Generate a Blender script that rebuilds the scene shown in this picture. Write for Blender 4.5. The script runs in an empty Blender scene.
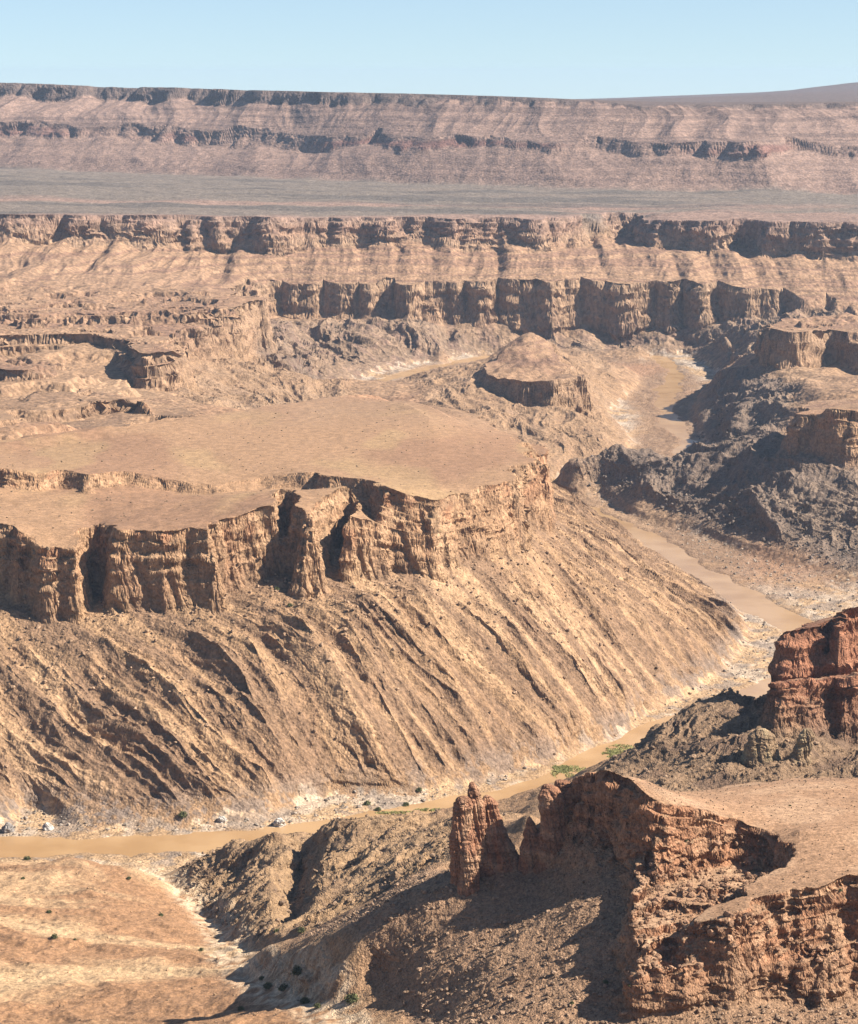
import bpy, math, time
import numpy as np
from concurrent.futures import ThreadPoolExecutor
T0 = time.time()
NC, NR = 1900, 2200          # columns, rows of the terrain sheet
f32 = np.float32

# ------------------------------------------------------------------ camera
FOC, W, H = 2500.0, 858, 1024
CAMZ = 500.0
PITCH = math.atan(437 / FOC)
CP, SP = math.cos(PITCH), math.sin(PITCH)

def ray(px, py):
    a, b = (px - 429) / FOC, (512 - py) / FOC
    return a, CP + b * SP, -SP + b * CP

def P(px, py, z=None, d=None):
    """a place in the canyon seen in a given direction, at height z or at distance d"""
    rx, ry, rz = ray(px, py)
    t = (d / ry) if d is not None else (z - CAMZ) / rz
    return (rx * t, ry * t, CAMZ + rz * t)

# ------------------------------------------------------------------ noise
rng = np.random.RandomState(7)
_ang = rng.rand(65536).astype(f32) * 2 * np.pi
GX, GY = np.cos(_ang), np.sin(_ang)
_g3 = rng.randn(3, 65536).astype(f32)
_g3 /= np.sqrt((_g3 ** 2).sum(0))
_pz = rng.randint(0, 65536, 256)

def n2(x, y, seed=0):
    x = x + seed * 17.31; y = y + seed * 9.77
    xf = np.floor(x); yf = np.floor(y)
    xi = xf.astype(np.int32) & 255; yi = yf.astype(np.int32) & 255
    fx = (x - xf).astype(f32); fy = (y - yf).astype(f32)
    u = fx * fx * fx * (fx * (fx * 6 - 15) + 10); v = fy * fy * fy * (fy * (fy * 6 - 15) + 10)
    x1 = (xi + 1) & 255; y1 = ((yi + 1) & 255) << 8; yi = yi << 8
    def g(ix, iy, dx, dy):
        k = ix + iy
        return GX[k] * dx + GY[k] * dy
    a = g(xi, yi, fx, fy); b = g(x1, yi, fx - 1, fy)
    c = g(xi, y1, fx, fy - 1); d = g(x1, y1, fx - 1, fy - 1)
    a += (b - a) * u; c += (d - c) * u
    return (a + (c - a) * v) * 1.5

def n3(x, y, z, seed=0):
    x = x + seed * 13.7; y = y + seed * 5.3; z = z + seed * 3.1
    xf = np.floor(x); yf = np.floor(y); zf = np.floor(z)
    xi = xf.astype(np.int32) & 255; yi = yf.astype(np.int32) & 255; zi = zf.astype(np.int32) & 255
    fx = (x - xf).astype(f32); fy = (y - yf).astype(f32); fz = (z - zf).astype(f32)
    u = fx * fx * (3 - 2 * fx); v = fy * fy * (3 - 2 * fy); w = fz * fz * (3 - 2 * fz)
    p0 = _pz[zi]; p1 = _pz[(zi + 1) & 255]
    x1 = (xi + 1) & 255; y1 = ((yi + 1) & 255) << 8; yi = yi << 8
    def g(ix, iy, pz, dx, dy, dz):
        k = ((ix + iy) ^ pz)
        return _g3[0][k] * dx + _g3[1][k] * dy + _g3[2][k] * dz
    a = g(xi, yi, p0, fx, fy, fz); b = g(x1, yi, p0, fx - 1, fy, fz)
    c = g(xi, y1, p0, fx, fy - 1, fz); d = g(x1, y1, p0, fx - 1, fy - 1, fz)
    a += (b - a) * u; c += (d - c) * u; a += (c - a) * v
    e = g(xi, yi, p1, fx, fy, fz - 1); b = g(x1, yi, p1, fx - 1, fy, fz - 1)
    c = g(xi, y1, p1, fx, fy - 1, fz - 1); d = g(x1, y1, p1, fx - 1, fy - 1, fz - 1)
    e += (b - e) * u; c += (d - c) * u; e += (c - e) * v
    return (a + (e - a) * w) * 1.4

def fbm(x, y, lam, oct_=4, seed=0, gain=0.5):
    s = 0; a = 1.0
    for k in range(oct_):
        s = s + a * n2(x / lam, y / lam, seed + k * 3.1); lam *= 0.49; a *= gain
    return s

def ridged(x, y, lam, oct_=4, seed=0, gain=0.5):
    """sharp crests, -1..1"""
    s = 0; a = 1.0; t = 0
    for k in range(oct_):
        s = s + a * (1 - 2.6 * np.abs(n2(x / lam, y / lam, seed + k * 2.7))); t += a; lam *= 0.5; a *= gain
    return s / t

def sst(a, b, x):
    t = np.clip((x - a) / (b - a), 0, 1)
    return t * t * (3 - 2 * t)

# ------------------------------------------------------------------ authored layout
# river course: (px, py) on the water level z = 0
RIVER = [(-420, 850), (-200, 853), (0, 850), (100, 846), (200, 843), (300, 838), (400, 822), (450, 812), (520, 795), (560, 780), (600, 757),
         (650, 737), (700, 716), (745, 700), (800, 680), (822, 655), (800, 625), (750, 600), (700, 572), (655, 545), (600, 515),
         (565, 500), (547, 488), (560, 476), (620, 468), (688, 458), (685, 440), (670, 420), (666, 395), (675, 374), (655, 357),
         (600, 351), (540, 352), (480, 358), (430, 368), (395, 377), (350, 390), (325, 405)]
# cliff-walled forms. each vertex: px, py of the cliff foot, distance, py of the rim
MESAS = [
 # layer 1 ------------------------------------------------------------
 dict(layer=1, w=11, pts=[(-350, 590, 1860, 520), (-60, 596, 1850, 522), (0, 590, 1850, 522), (22, 598, 1838, 528), (45, 610, 1818, 548), (80, 612, 1815, 550),
    (92, 600, 1850, 530), (98, 575, 1895, 526), (106, 600, 1840, 527), (112, 610, 1818, 530), (165, 612, 1812, 534), (210, 605, 1822, 530), (232, 588, 1850, 518),
    (262, 580, 1862, 508), (279, 572, 1870, 505), (283, 520, 1960, 488), (290, 575, 1868, 506), (300, 600, 1842, 520), (322, 598, 1845, 522),
    (333, 560, 1900, 500), (350, 520, 1990, 480), (345, 565, 1900, 505), (336, 584, 1868, 515), (380, 578, 1885, 522), (425, 572, 1900, 535), (475, 556, 1945, 523), (518, 543, 2015, 507),
    (541, 524, 2130, 484), (549, 514, 2240, 464), (540, 518, 2400, 449), (510, 485, 2560, 426), (440, 408, 2650, 400), (380, 398, 2680, 392),
    (300, 405, 2600, 399), (200, 420, 2450, 412), (100, 432, 2350, 426), (0, 445, 2300, 440), (-350, 470, 2200, 460)]),
 dict(layer=1, w=8, pts=[(516, 864, 965, 856), (532, 874, 953, 862), (548, 868, 951, 852), (562, 858, 948, 842), (580, 852, 938, 836), (604, 860, 926, 842), (628, 885, 908, 862), (634, 912, 892, 878),
    (624, 945, 874, 908), (628, 980, 856, 940), (620, 1000, 846, 966), (634, 1015, 836, 976), (668, 1016, 834, 972), (690, 1010, 838, 966), (730, 1010, 840, 962), (780, 1007, 848, 958), (858, 1005, 858, 950),
    (1000, 1000, 874, 940), (1120, 960, 850, 900), (1120, 860, 1040, 810), (900, 850, 1060, 800), (800, 850, 1050, 800), (720, 850, 1030, 800), (660, 850, 1010, 800), (610, 850, 990, 810), (562, 852, 975, 820), (535, 862, 975, 845)]),
 dict(layer=1, w=9, pts=[(762, 728, 1290, 690), (774, 740, 1268, 682), (800, 742, 1272, 680), (828, 746, 1282, 678), (834, 740, 1310, 676), (840, 750, 1284, 676), (870, 752, 1296, 672), (1000, 756, 1345, 666), (1120, 700, 1500, 640),
    (900, 690, 1470, 640), (800, 700, 1420, 655), (772, 715, 1360, 672)]),
 dict(layer=1, w=14, pts=[(785, 452, 2770, 415), (800, 454, 2745, 408), (835, 460, 2725, 408), (870, 462, 2720, 412), (1100, 470, 2700, 410), (1150, 440, 3100, 390), (900, 430, 3000, 395), (830, 430, 2960, 400), (795, 440, 2880, 405)]),
 dict(layer=1, w=14, pts=[(482, 392, 3490, 378), (500, 404, 3450, 380), (525, 411, 3425, 382), (548, 410, 3425, 382), (566, 400, 3460, 378), (576, 384, 3600, 366), (562, 368, 3800, 352), (548, 360, 3950, 340),
    (515, 360, 3950, 338), (496, 368, 3780, 350), (484, 380, 3600, 365)]),
 dict(layer=1, w=22, pts=[(1150, 312, 4500, 306), (860, 310, 4520, 303), (800, 312, 4540, 300), (770, 318, 4560, 290), (735, 320, 4570, 286), (690, 320, 4570, 283), (640, 319, 4590, 283), (590, 317, 4600, 281),
    (540, 319, 4570, 281), (480, 318, 4580, 282), (430, 318, 4590, 283), (380, 318, 4590, 284), (330, 318, 4590, 284), (290, 318, 4590, 286), (262, 317, 4580, 286), (240, 330, 4350, 290),
    (252, 350, 4000, 298), (235, 356, 3880, 305), (214, 356, 3750, 315), (195, 360, 3600, 325), (182, 378, 3380, 345), (180, 392, 3230, 352), (162, 394, 3190, 352), (146, 392, 3180, 350), (134, 378, 3280, 345), (122, 356, 3400, 336),
    (100, 352, 3440, 332), (50, 352, 3420, 334), (-350, 360, 3400, 336), (-350, 210, 5600, 210), (1150, 210, 5600, 210)]),
 dict(layer=1, w=7, pts=[(78, 403, 2745, 396), (110, 411, 2735, 399), (130, 408, 2760, 400), (152, 417, 2725, 406), (183, 423, 2700, 413), (190, 412, 2850, 408), (170, 400, 2960, 397), (90, 392, 2980, 390)]),
 dict(layer=1, w=7, pts=[(-350, 380, 3060, 368), (0, 378, 3080, 367), (30, 380, 3050, 370), (58, 377, 3100, 369), (66, 368, 3250, 362), (0, 360, 3330, 357), (-350, 360, 3330, 357)]),
 dict(layer=1, w=8, pts=[(-350, 432, 2480, 418), (0, 428, 2500, 417), (20, 424, 2540, 414), (10, 414, 2680, 408), (-350, 414, 2680, 408)]),
 # layer 2 ------------------------------------------------------------
 dict(layer=2, w=12, pts=[(-350, 486, 2010, 462), (0, 488, 2000, 466), (35, 490, 2005, 474), (62, 488, 2050, 470), (84, 491, 2000, 477), (122, 484, 2050, 470), (160, 492, 2040, 480), (215, 495, 2030, 487), (262, 488, 2055, 482), (300, 482, 2060, 472),
    (318, 498, 2020, 474), (352, 500, 2010, 478), (378, 528, 1925, 484), (428, 540, 1922, 503), (477, 526, 1968, 496), (515, 510, 2040, 478), (534, 484, 2170, 458), (530, 462, 2330, 443), (480, 420, 2580, 415),
    (430, 404, 2660, 400), (380, 397, 2700, 393), (300, 404, 2600, 401), (200, 418, 2430, 414), (100, 432, 2320, 427), (0, 446, 2250, 441), (-350, 470, 2150, 462)]),
 dict(layer=2, w=8, pts=[(536, 858, 958, 840), (549, 850, 957, 800), (562, 842, 955, 776), (580, 836, 946, 769), (604, 840, 934, 768), (624, 850, 920, 776), (640, 862, 910, 792),
    (652, 872, 902, 812), (668, 880, 905, 816), (690, 884, 910, 812), (708, 872, 918, 812), (735, 858, 930, 820), (766, 866, 922, 834), (780, 884, 903, 852), (768, 902, 887, 872), (735, 914, 874, 890), (708, 926, 866, 903),
    (680, 946, 858, 918), (664, 962, 851, 930), (672, 970, 847, 934), (690, 966, 850, 928), (730, 958, 851, 914), (780, 952, 858, 900), (858, 944, 869, 880),
    (1000, 935, 886, 868), (1110, 905, 860, 850), (1110, 830, 1030, 790), (900, 810, 1050, 778), (800, 810, 1040, 776), (720, 812, 1022, 786), (660, 815, 1002, 794), (610, 815, 984, 775), (564, 830, 970, 774), (545, 850, 970, 806)]),
 dict(layer=2, w=7, pts=[(777, 680, 1322, 634), (790, 684, 1312, 630), (822, 684, 1322, 627), (828, 674, 1350, 622), (836, 690, 1320, 612), (862, 692, 1334, 600), (1000, 690, 1385, 588), (1120, 650, 1480, 590), (880, 640, 1430, 600), (810, 660, 1390, 622)]),
 dict(layer=1, w=12, pts=[(757, 361, 3720, 326), (764, 366, 3650, 326), (800, 371, 3600, 330), (830, 367, 3660, 334), (870, 376, 3570, 345), (1100, 380, 3500, 345), (1150, 350, 4100, 320), (900, 345, 4150, 319), (800, 346, 4060, 319), (764, 352, 3880, 322)]),
 dict(layer=2, w=30, pts=[(-350, 240, 4640, 214), (-60, 240, 4650, 214), (0, 240, 4680, 214), (60, 243, 4700, 214), (130, 246, 4690, 215), (200, 246, 4740, 215), (270, 250, 4700, 217), (330, 248, 4760, 217), (400, 247, 4770, 217), (470, 246, 4770, 218), (520, 245, 4760, 218),
    (545, 248, 4760, 219), (575, 244, 4900, 216), (620, 238, 5060, 214), (640, 238, 5080, 214), (646, 246, 4940, 219), (665, 252, 4860, 220), (705, 254, 4800, 221), (745, 252, 4860, 220), (755, 257, 4760, 222), (800, 260, 4730, 222), (860, 261, 4700, 222), (1150, 262, 4650, 224),
    (1150, 160, 9000, 140), (1150, 70, 30000, 70), (-350, 70, 30000, 70)]),
 # layer 3 : mid cliff band of the high plateau -------------------------
 dict(layer=3, w=45, pts=[(-350, 130, 7700, 119), (0, 136, 7560, 125), (80, 139, 7450, 127), (150, 144, 7300, 131), (250, 148, 7100, 136), (350, 150, 6800, 139), (430, 149, 6500, 140), (520, 150, 6350, 141), (600, 152, 6250, 143),
    (680, 153, 6100, 145), (755, 154, 6020, 141), (800, 156, 6100, 143), (860, 158, 6080, 145), (1150, 160, 6000, 148), (1150, 70, 30000, 70), (-350, 70, 30000, 70)]),
 # layer 4 : cap cliff ---------------------------------------------------
 dict(layer=4, w=45, pts=[(-350, 96, 8100, 82), (0, 96, 8000, 82), (100, 99, 7900, 86), (200, 102, 7650, 89), (330, 103, 7200, 93), (430, 103, 6900, 94), (520, 105, 6700, 97), (600, 106, 6600, 101), (645, 109, 6500, 105),
    (720, 110, 6500, 104), (858, 111, 6500, 103), (1150, 112, 6400, 103), (1150, 70, 30000, 70), (-350, 70, 30000, 70)]),
]
# ground lines: lists of (px, py, z) or (px, py, 'd', dist)
def zl(z, *pp): return [(a, b, z) for a, b in pp]
B_LINES = [
 zl(3, (-420, 838), (0, 837), (130, 829), (270, 823), (308, 800), (340, 790), (420, 791), (480, 780), (560, 757), (620, 735), (662, 705), (700, 690), (740, 655), (758, 632), (742, 605), (700, 580), (640, 545), (590, 520), (558, 506), (535, 492)),
 zl(3, (-420, 866), (0, 862), (160, 862), (200, 857), (260, 850), (330, 846), (400, 832), (440, 824), (500, 814), (560, 795), (600, 783), (650, 765), (700, 742), (760, 722), (830, 706), (870, 670), (900, 655), (1100, 660)),
 zl(4, (598, 492), (640, 520), (700, 534), (760, 556), (858, 588), (1000, 600), (1150, 610)),
 zl(4, (575, 488), (600, 479), (660, 474), (715, 462), (722, 452), (700, 434), (690, 415), (698, 395), (722, 380), (712, 364), (680, 350), (600, 344), (540, 345)),
 zl(4, (590, 470), (630, 458), (636, 440), (606, 412), (640, 388), (645, 368), (600, 358), (540, 359)),
 zl(4, (480, 352), (430, 360), (380, 372), (340, 383), (312, 398)),
 zl(4, (490, 366), (440, 376), (405, 384), (370, 395)),
 # ridge of dark rock
 [(786, 455, 'd', 2760), (760, 458, 'd', 2800), (730, 455, 'd', 2900), (690, 459, 'd', 2980), (665, 453, 'd', 2990), (640, 449, 'd', 3000), (600, 450, 'd', 3000), (575, 455, 'd', 3010), (550, 468, 'd', 3010)],
 # spurs of that ridge
 [(660, 458, 'd', 2980), (640, 498, 'd', 2850)], [(735, 460, 'd', 2890), (735, 520, 'd', 2690)], [(775, 470, 'd', 2760), (790, 535, 'd', 2600)], [(850, 470, 'd', 2700), (850, 560, 'd', 2520)],
 # slope left of right hand steps
 [(757, 366, 'd', 3710), (735, 374, 'd', 3850), (716, 374, 'd', 4000)], [(765, 385, 'd', 3500), (738, 412, 'd', 3350), (722, 436, 'd', 3260)],
 [(800, 384, 'd', 3480), (820, 396, 'd', 3220), (860, 394, 'd', 3220), (1000, 394, 'd', 3220)],
 # central butte ridges
 [(482, 382, 'd', 3640), (445, 373, 'd', 3850), (412, 378, 'd', 3980)], [(500, 405, 'd', 3430), (470, 425, 'd', 3250), (440, 440, 'd', 3100)],
 [(560, 408, 'd', 3420), (592, 430, 'd', 3300), (612, 452, 'd', 3200)], [(548, 412, 'd', 3400), (545, 470, 'd', 3060)], [(548, 350, 'd', 4000), (580, 352, 'd', 4150)],
 # hidden hollow behind the mesa
 zl(20, (470, 455), (400, 440)), [(380, 412, 'd', 2950), (300, 418, 'd', 2950)], [(200, 424, 'd', 2650), (100, 436, 'd', 2480), (0, 446, 'd', 2420), (-350, 470, 'd', 2350)],
 [(330, 404, 'd', 3500), (270, 400, 'd', 3400), (218, 402, 'd', 3150), (180, 412, 'd', 2950)],
 [(250, 352, 'd', 4000), (300, 372, 'd', 3980), (335, 384, 'd', 4020)],
 [(150, 404, 'd', 2980), (80, 398, 'd', 2980), (0, 392, 'd', 3000), (-350, 395, 'd', 3000)], [(160, 422, 'd', 2700), (60, 418, 'd', 2650), (0, 425, 'd', 2600), (-350, 440, 'd', 2500)],
 # far side foothills in front of the lower band
 [(300, 330, 'd', 4520), (330, 350, 'd', 4350)], [(400, 328, 'd', 4520), (440, 345, 'd', 4400)], [(500, 325, 'd', 4520), (520, 340, 'd', 4450)], [(650, 326, 'd', 4520), (640, 342, 'd', 4480)],
 [(740, 330, 'd', 4400), (758, 340, 'd', 4250), (765, 350, 'd', 4050)], [(858, 325, 'd', 4400), (858, 328, 'd', 4250), (1100, 328, 'd', 4250)],
 # mesa slope: the deep gully and two broad ribs
 [(345, 600, 'd', 1828), (362, 650, 'd', 1790), (395, 690, 'd', 1768), (425, 740, 'd', 1740)],
 [(300, 605, 'd', 1822), (330, 660, 'd', 1772), (375, 730, 'd', 1725)], [(420, 590, 'd', 1870), (440, 660, 'd', 1812), (480, 740, 'd', 1755)],
 [(540, 530, 'd', 2120), (620, 600, 'd', 2040), (700, 640, 'd', 2080)], [(0, 612, 'd', 1815), (20, 700, 'd', 1740)], [(-5, 760, 'd', 1690), (40, 826, 'd', 1645)],
 # near left swells
 [(-300, 880, 'd', 1450), (0, 872, 'd', 1450), (40, 863, 'd', 1452), (85, 857, 'd', 1450), (140, 872, 'd', 1440), (165, 884, 'd', 1430)],
 [(-300, 920, 'd', 1250), (0, 925, 'd', 1250), (100, 922, 'd', 1275), (160, 930, 'd', 1270), (205, 948, 'd', 1240)],
 [(-300, 1030, 'd', 990), (0, 1024, 'd', 1000), (150, 1020, 'd', 1000), (240, 1024, 'd', 985)],
 [(0, 900, 'd', 1340), (90, 896, 'd', 1345), (170, 905, 'd', 1345)],
 # the wash
 [(150, 867, 3), (182, 895, 'd', 1440), (200, 915, 'd', 1384), (225, 940, 'd', 1270), (232, 965, 'd', 1150), (268, 990, 'd', 1015), (325, 1014, 'd', 930), (370, 1050, 'd', 870), (450, 1150, 'd', 767)],
 # hill beyond the wash
 [(178, 868, 'd', 1530), (215, 858, 'd', 1490), (250, 846, 'd', 1465), (300, 833, 'd', 1430), (340, 825, 'd', 1405), (400, 828, 'd', 1375), (440, 838, 'd', 1320), (500, 826, 'd', 1200), (530, 815, 'd', 1110)],
 [(210, 890, 'd', 1440), (250, 868, 'd', 1445)], [(300, 840, 'd', 1420), (262, 880, 'd', 1385), (222, 918, 'd', 1335)], [(380, 835, 'd', 1380), (330, 880, 'd', 1300), (322, 925, 'd', 1200)],
 [(300, 874, 'd', 1440), (297, 904, 'd', 1365), (292, 937, 'd', 1215)], [(272, 868, 'd', 1375), (272, 900, 'd', 1270), (266, 928, 'd', 1205)], [(322, 862, 'd', 1340), (322, 890, 'd', 1245), (318, 922, 'd', 1180)], [(252, 872, 'd', 1450), (232, 890, 'd', 1425), (205, 912, 'd', 1398)], [(262, 874, 'd', 1400), (240, 900, 'd', 1345), (228, 920, 'd', 1310)], [(370, 850, 'd', 1330), (375, 890, 'd', 1195)],
 # draw below the promontory slope
 [(440, 865, 'd', 1030), (400, 889, 'd', 1005), (350, 920, 'd', 1000), (300, 942, 'd', 1020), (250, 958, 'd', 1095)],
 # promontory slope
 [(452, 880, 'd', 956), (470, 881, 'd', 951), (500, 874, 'd', 952), (514, 866, 'd', 957)], [(488, 862, 'd', 966), (505, 853, 'd', 966), (520, 858, 'd', 966)], [(280, 958, 'd', 1005), (340, 933, 'd', 966), (400, 894, 'd', 970), (440, 870, 'd', 975), (462, 864, 'd', 975)], [(330, 966, 'd', 943), (400, 920, 'd', 945), (448, 882, 'd', 952)],
 [(362, 1002, 'd', 928), (392, 1016, 'd', 905), (430, 1022, 'd', 884), (500, 1024, 'd', 845), (560, 1024, 'd', 838)], [(560, 950, 'd', 885), (500, 955, 'd', 893), (430, 968, 'd', 912), (370, 990, 'd', 940)], [(600, 990, 'd', 850)],
 [(540, 895, 'd', 935), (580, 905, 'd', 903), (625, 945, 'd', 872)], [(600, 1030, 'd', 832), (700, 1040, 'd', 815), (858, 1042, 'd', 812), (1100, 1042, 'd', 812)],
 # ridge in front of the red outcrop
 [(770, 725, 'd', 1300), (756, 698, 'd', 1330), (730, 692, 'd', 1332), (700, 700, 'd', 1335), (675, 722, 'd', 1325), (650, 742, 'd', 1312), (620, 767, 'd', 1290), (585, 800, 'd', 1270)],
 [(790, 770, 'd', 1230), (740, 776, 'd', 1220), (700, 790, 'd', 1210), (650, 800, 'd', 1200)], [(600, 850, 'd', 1120), (700, 850, 'd', 1130), (850, 850, 'd', 1130), (1100, 860, 'd', 1130)],
 [(745, 740, 'd', 1262), (700, 735, 'd', 1270), (670, 760, 'd', 1262)], [(1100, 780, 'd', 1200), (858, 775, 'd', 1210)],
 # towards the viewer
 [(-420, 1150, 170), (200, 1150, 165), (429, 1150, 180), (858, 1150, 195), (1250, 1150, 200)],
]
T_LINES = {
 1: [ # fans above the lower band and benches on the left
  [(-350, 262, 'd', 4450), (0, 258, 'd', 4520), (100, 254, 'd', 4640), (200, 252, 'd', 4720), (300, 250, 'd', 4740), (500, 248, 'd', 4755), (620, 246, 'd', 4850), (700, 258, 'd', 4760), (860, 265, 'd', 4660), (1150, 265, 'd', 4600)],
  [(-350, 290, 'd', 4050), (0, 288, 'd', 4080), (60, 290, 'd', 4080), (130, 292, 'd', 4150), (200, 290, 'd', 4250)],
  [(-350, 318, 'd', 3650), (0, 318, 'd', 3660), (80, 316, 'd', 3700), (150, 322, 'd', 3650)],
  [(0, 262, 'd', 4480), (60, 300, 'd', 4000), (120, 330, 'd', 3560)],
  [(500, 368, 'd', 3560), (512, 350, 'd', 3680), (528, 336, 'd', 3820)], [(548, 378, 'd', 3480), (545, 350, 'd', 3750)],
 ],
 2: [
  zl(171, (400, 398), (430, 420), (440, 460), (400, 480)), zl(170, (300, 410), (200, 430), (200, 470)), zl(168, (100, 440), (0, 455)),
  [(-350, 213, 'd', 4760), (0, 213, 'd', 4760), (300, 216, 'd', 4800), (600, 213, 'd', 4960), (700, 212, 'd', 5000), (860, 213, 'd', 4960), (1150, 213, 'd', 4960)],
  [(-350, 165, 'd', 7450), (0, 169, 'd', 7250), (200, 176, 'd', 6880), (430, 184, 'd', 6280), (600, 189, 'd', 5980), (858, 193, 'd', 5760), (1150, 194, 'd', 5700)],
  [(700, 795, 'd', 980), (760, 785, 'd', 1000), (858, 778, 'd', 1010), (1000, 780, 'd', 1010)], [(800, 830, 'd', 915), (858, 830, 'd', 915), (1000, 830, 'd', 920)], [(630, 772, 'd', 965), (680, 795, 'd', 970)],
 ],
 3: [[(-350, 98, 'd', 8050), (0, 99, 'd', 7950), (100, 102, 'd', 7850), (200, 105, 'd', 7600), (330, 106, 'd', 7150), (430, 107, 'd', 6850), (600, 110, 'd', 6550), (720, 114, 'd', 6450), (858, 115, 'd', 6450), (1150, 116, 'd', 6350)]],
 4: [[(-350, 108, 'd', 9500), (0, 108, 'd', 9500), (300, 110, 'd', 9000), (620, 112, 'd', 8500), (900, 113, 'd', 8500), (1150, 113, 'd', 8500)],
     [(560, 110, 'd', 13000), (640, 103, 'd', 13500), (700, 99, 'd', 14000), (760, 94, 'd', 14000), (820, 86, 'd', 14000), (860, 82, 'd', 14000), (1000, 74, 'd', 14000), (1150, 80, 'd', 14000)],
     [(-350, 112, 'd', 13000), (300, 112, 'd', 13000), (500, 113, 'd', 13000)], [(-350, 118, 'd', 20000), (300, 118, 'd', 20000), (1150, 118, 'd', 20000)], [(-350, 118, 'd', 29000), (300, 118, 'd', 29000), (1150, 118, 'd', 29000)]],
}

# ------------------------------------------------------------------ coarse fields on a (u, ln y) grid
U0, U1, NU = -0.36, 0.36, 361
V0, V1, NV = math.log(45.0), math.log(30000.0), 1501
ug = np.linspace(U0, U1, NU); vg = np.linspace(V0, V1, NV)
XG = (np.exp(vg)[:, None] * ug[None, :]); YG = np.repeat(np.exp(vg)[:, None], NU, 1)

def world(pt):
    if len(pt) == 3: return P(pt[0], pt[1], z=pt[2])
    return P(pt[0], pt[1], d=pt[3])

def raster(lines, val, msk, nu, nv):
    for L in lines:
        Q = np.array(L, float)
        q = np.stack([Q[:, 0] / Q[:, 1], np.log(Q[:, 1]), Q[:, 2]], 1)
        for a, b in zip(q[:-1], q[1:]):
            n = int(max(abs(a[0] - b[0]) / (U1 - U0) * nu, abs(a[1] - b[1]) / (V1 - V0) * nv) * 2) + 2
            t = np.linspace(0, 1, n)[:, None]
            s = a + (b - a) * t
            i = np.rint((s[:, 1] - V0) / (V1 - V0) * (nv - 1)).astype(int); j = np.rint((s[:, 0] - U0) / (U1 - U0) * (nu - 1)).astype(int)
            ok = (i >= 0) & (i < nv) & (j >= 0) & (j < nu)
            val[i[ok], j[ok]] = s[ok, 2]; msk[i[ok], j[ok]] = True

def resize(a, nv, nu):
    i = np.linspace(0, a.shape[0] - 1, nv); j = np.linspace(0, a.shape[1] - 1, nu)
    i0 = np.minimum(i.astype(int), a.shape[0] - 2); j0 = np.minimum(j.astype(int), a.shape[1] - 2)
    fi = (i - i0)[:, None]; fj = (j - j0)[None, :]
    r = a[i0][:, j0] * (1 - fi) * (1 - fj) + a[i0 + 1][:, j0] * fi * (1 - fj) + a[i0][:, j0 + 1] * (1 - fi) * fj + a[i0 + 1][:, j0 + 1] * fi * fj
    return r

def membrane(lines, start=200.0):
    cur = None
    for sc, it in ((16, 500), (8, 300), (4, 200), (2, 140), (1, 90)):
        nu, nv = (NU - 1) // sc + 1, (NV - 1) // sc + 1
        val = np.zeros((nv, nu)); msk = np.zeros((nv, nu), bool)
        raster(lines, val, msk, nu, nv)
        cur = np.full((nv, nu), start) if cur is None else resize(cur, nv, nu)
        cur[msk] = val[msk]
        du = (U1 - U0) / (nu - 1); dv = (V1 - V0) / (nv - 1)
        wu, wv = 1 / du ** 2, 1 / dv ** 2
        cu, cv = wu / (2 * (wu + wv)), wv / (2 * (wu + wv))
        par = (np.add.outer(np.arange(nv), np.arange(nu)) & 1).astype(bool)
        fr = (~msk)
        sel = [fr & par, fr & ~par]
        om = 1.6
        for k in range(it):
            for s_ in sel:
                p = np.pad(cur, 1, mode='edge')
                new = cu * (p[1:-1, :-2] + p[1:-1, 2:]) + cv * (p[:-2, 1:-1] + p[2:, 1:-1])
                cur = np.where(s_, cur + om * (new - cur), cur)
    return cur.astype(f32)

def sdf_poly(pts, X, Y):
    Q = np.array(pts)[:, :2].astype(f32)
    X = X.astype(f32); Y = Y.astype(f32)
    best = np.full(X.shape, 1e18, f32); inside = np.zeros(X.shape, bool)
    n = len(Q)
    for i in range(n):
        a, b = Q[i], Q[(i + 1) % n]
        ex, ey = b - a
        wx = X - a[0]; wy = Y - a[1]
        t = np.clip((wx * ex + wy * ey) / (ex * ex + ey * ey + 1e-9), 0, 1)
        best = np.minimum(best, (wx - ex * t) ** 2 + (wy - ey * t) ** 2)
        c = ((a[1] > Y) != (b[1] > Y)) & (X < (b[0] - a[0]) * (Y - a[1]) / (b[1] - a[1] + 1e-9) + a[0])
        inside ^= c
    d = np.sqrt(best)
    return np.where(inside, -d, d)

def dist_line(pts, X, Y):
    Q = np.array(pts)[:, :2].astype(f32); X = X.astype(f32); Y = Y.astype(f32)
    best = np.full(X.shape, 1e18, f32)
    for a, b in zip(Q[:-1], Q[1:]):
        ex, ey = b - a
        wx = X - a[0]; wy = Y - a[1]
        t = np.clip((wx * ex + wy * ey) / (ex * ex + ey * ey + 1e-9), 0, 1)
        best = np.minimum(best, (wx - ex * t) ** 2 + (wy - ey * t) ** 2)
    return np.sqrt(best)

river_w = [P(a, b, z=0) for a, b in RIVER]
def smooth_line(L, k=6):
    L = np.array(L); out = []
    for i in range(len(L) - 1):
        p0, p1, p2, p3 = L[max(i - 1, 0)], L[i], L[i + 1], L[min(i + 2, len(L) - 1)]
        for t in np.linspace(0, 1, k, endpoint=False):
            out.append(0.5 * ((2 * p1) + (p2 - p0) * t + (2 * p0 - 5 * p1 + 4 * p2 - p3) * t * t + (3 * p1 - p0 - 3 * p2 + p3) * t ** 3))
    out.append(L[-1]); return np.array(out)
river_s = smooth_line(river_w)

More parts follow.
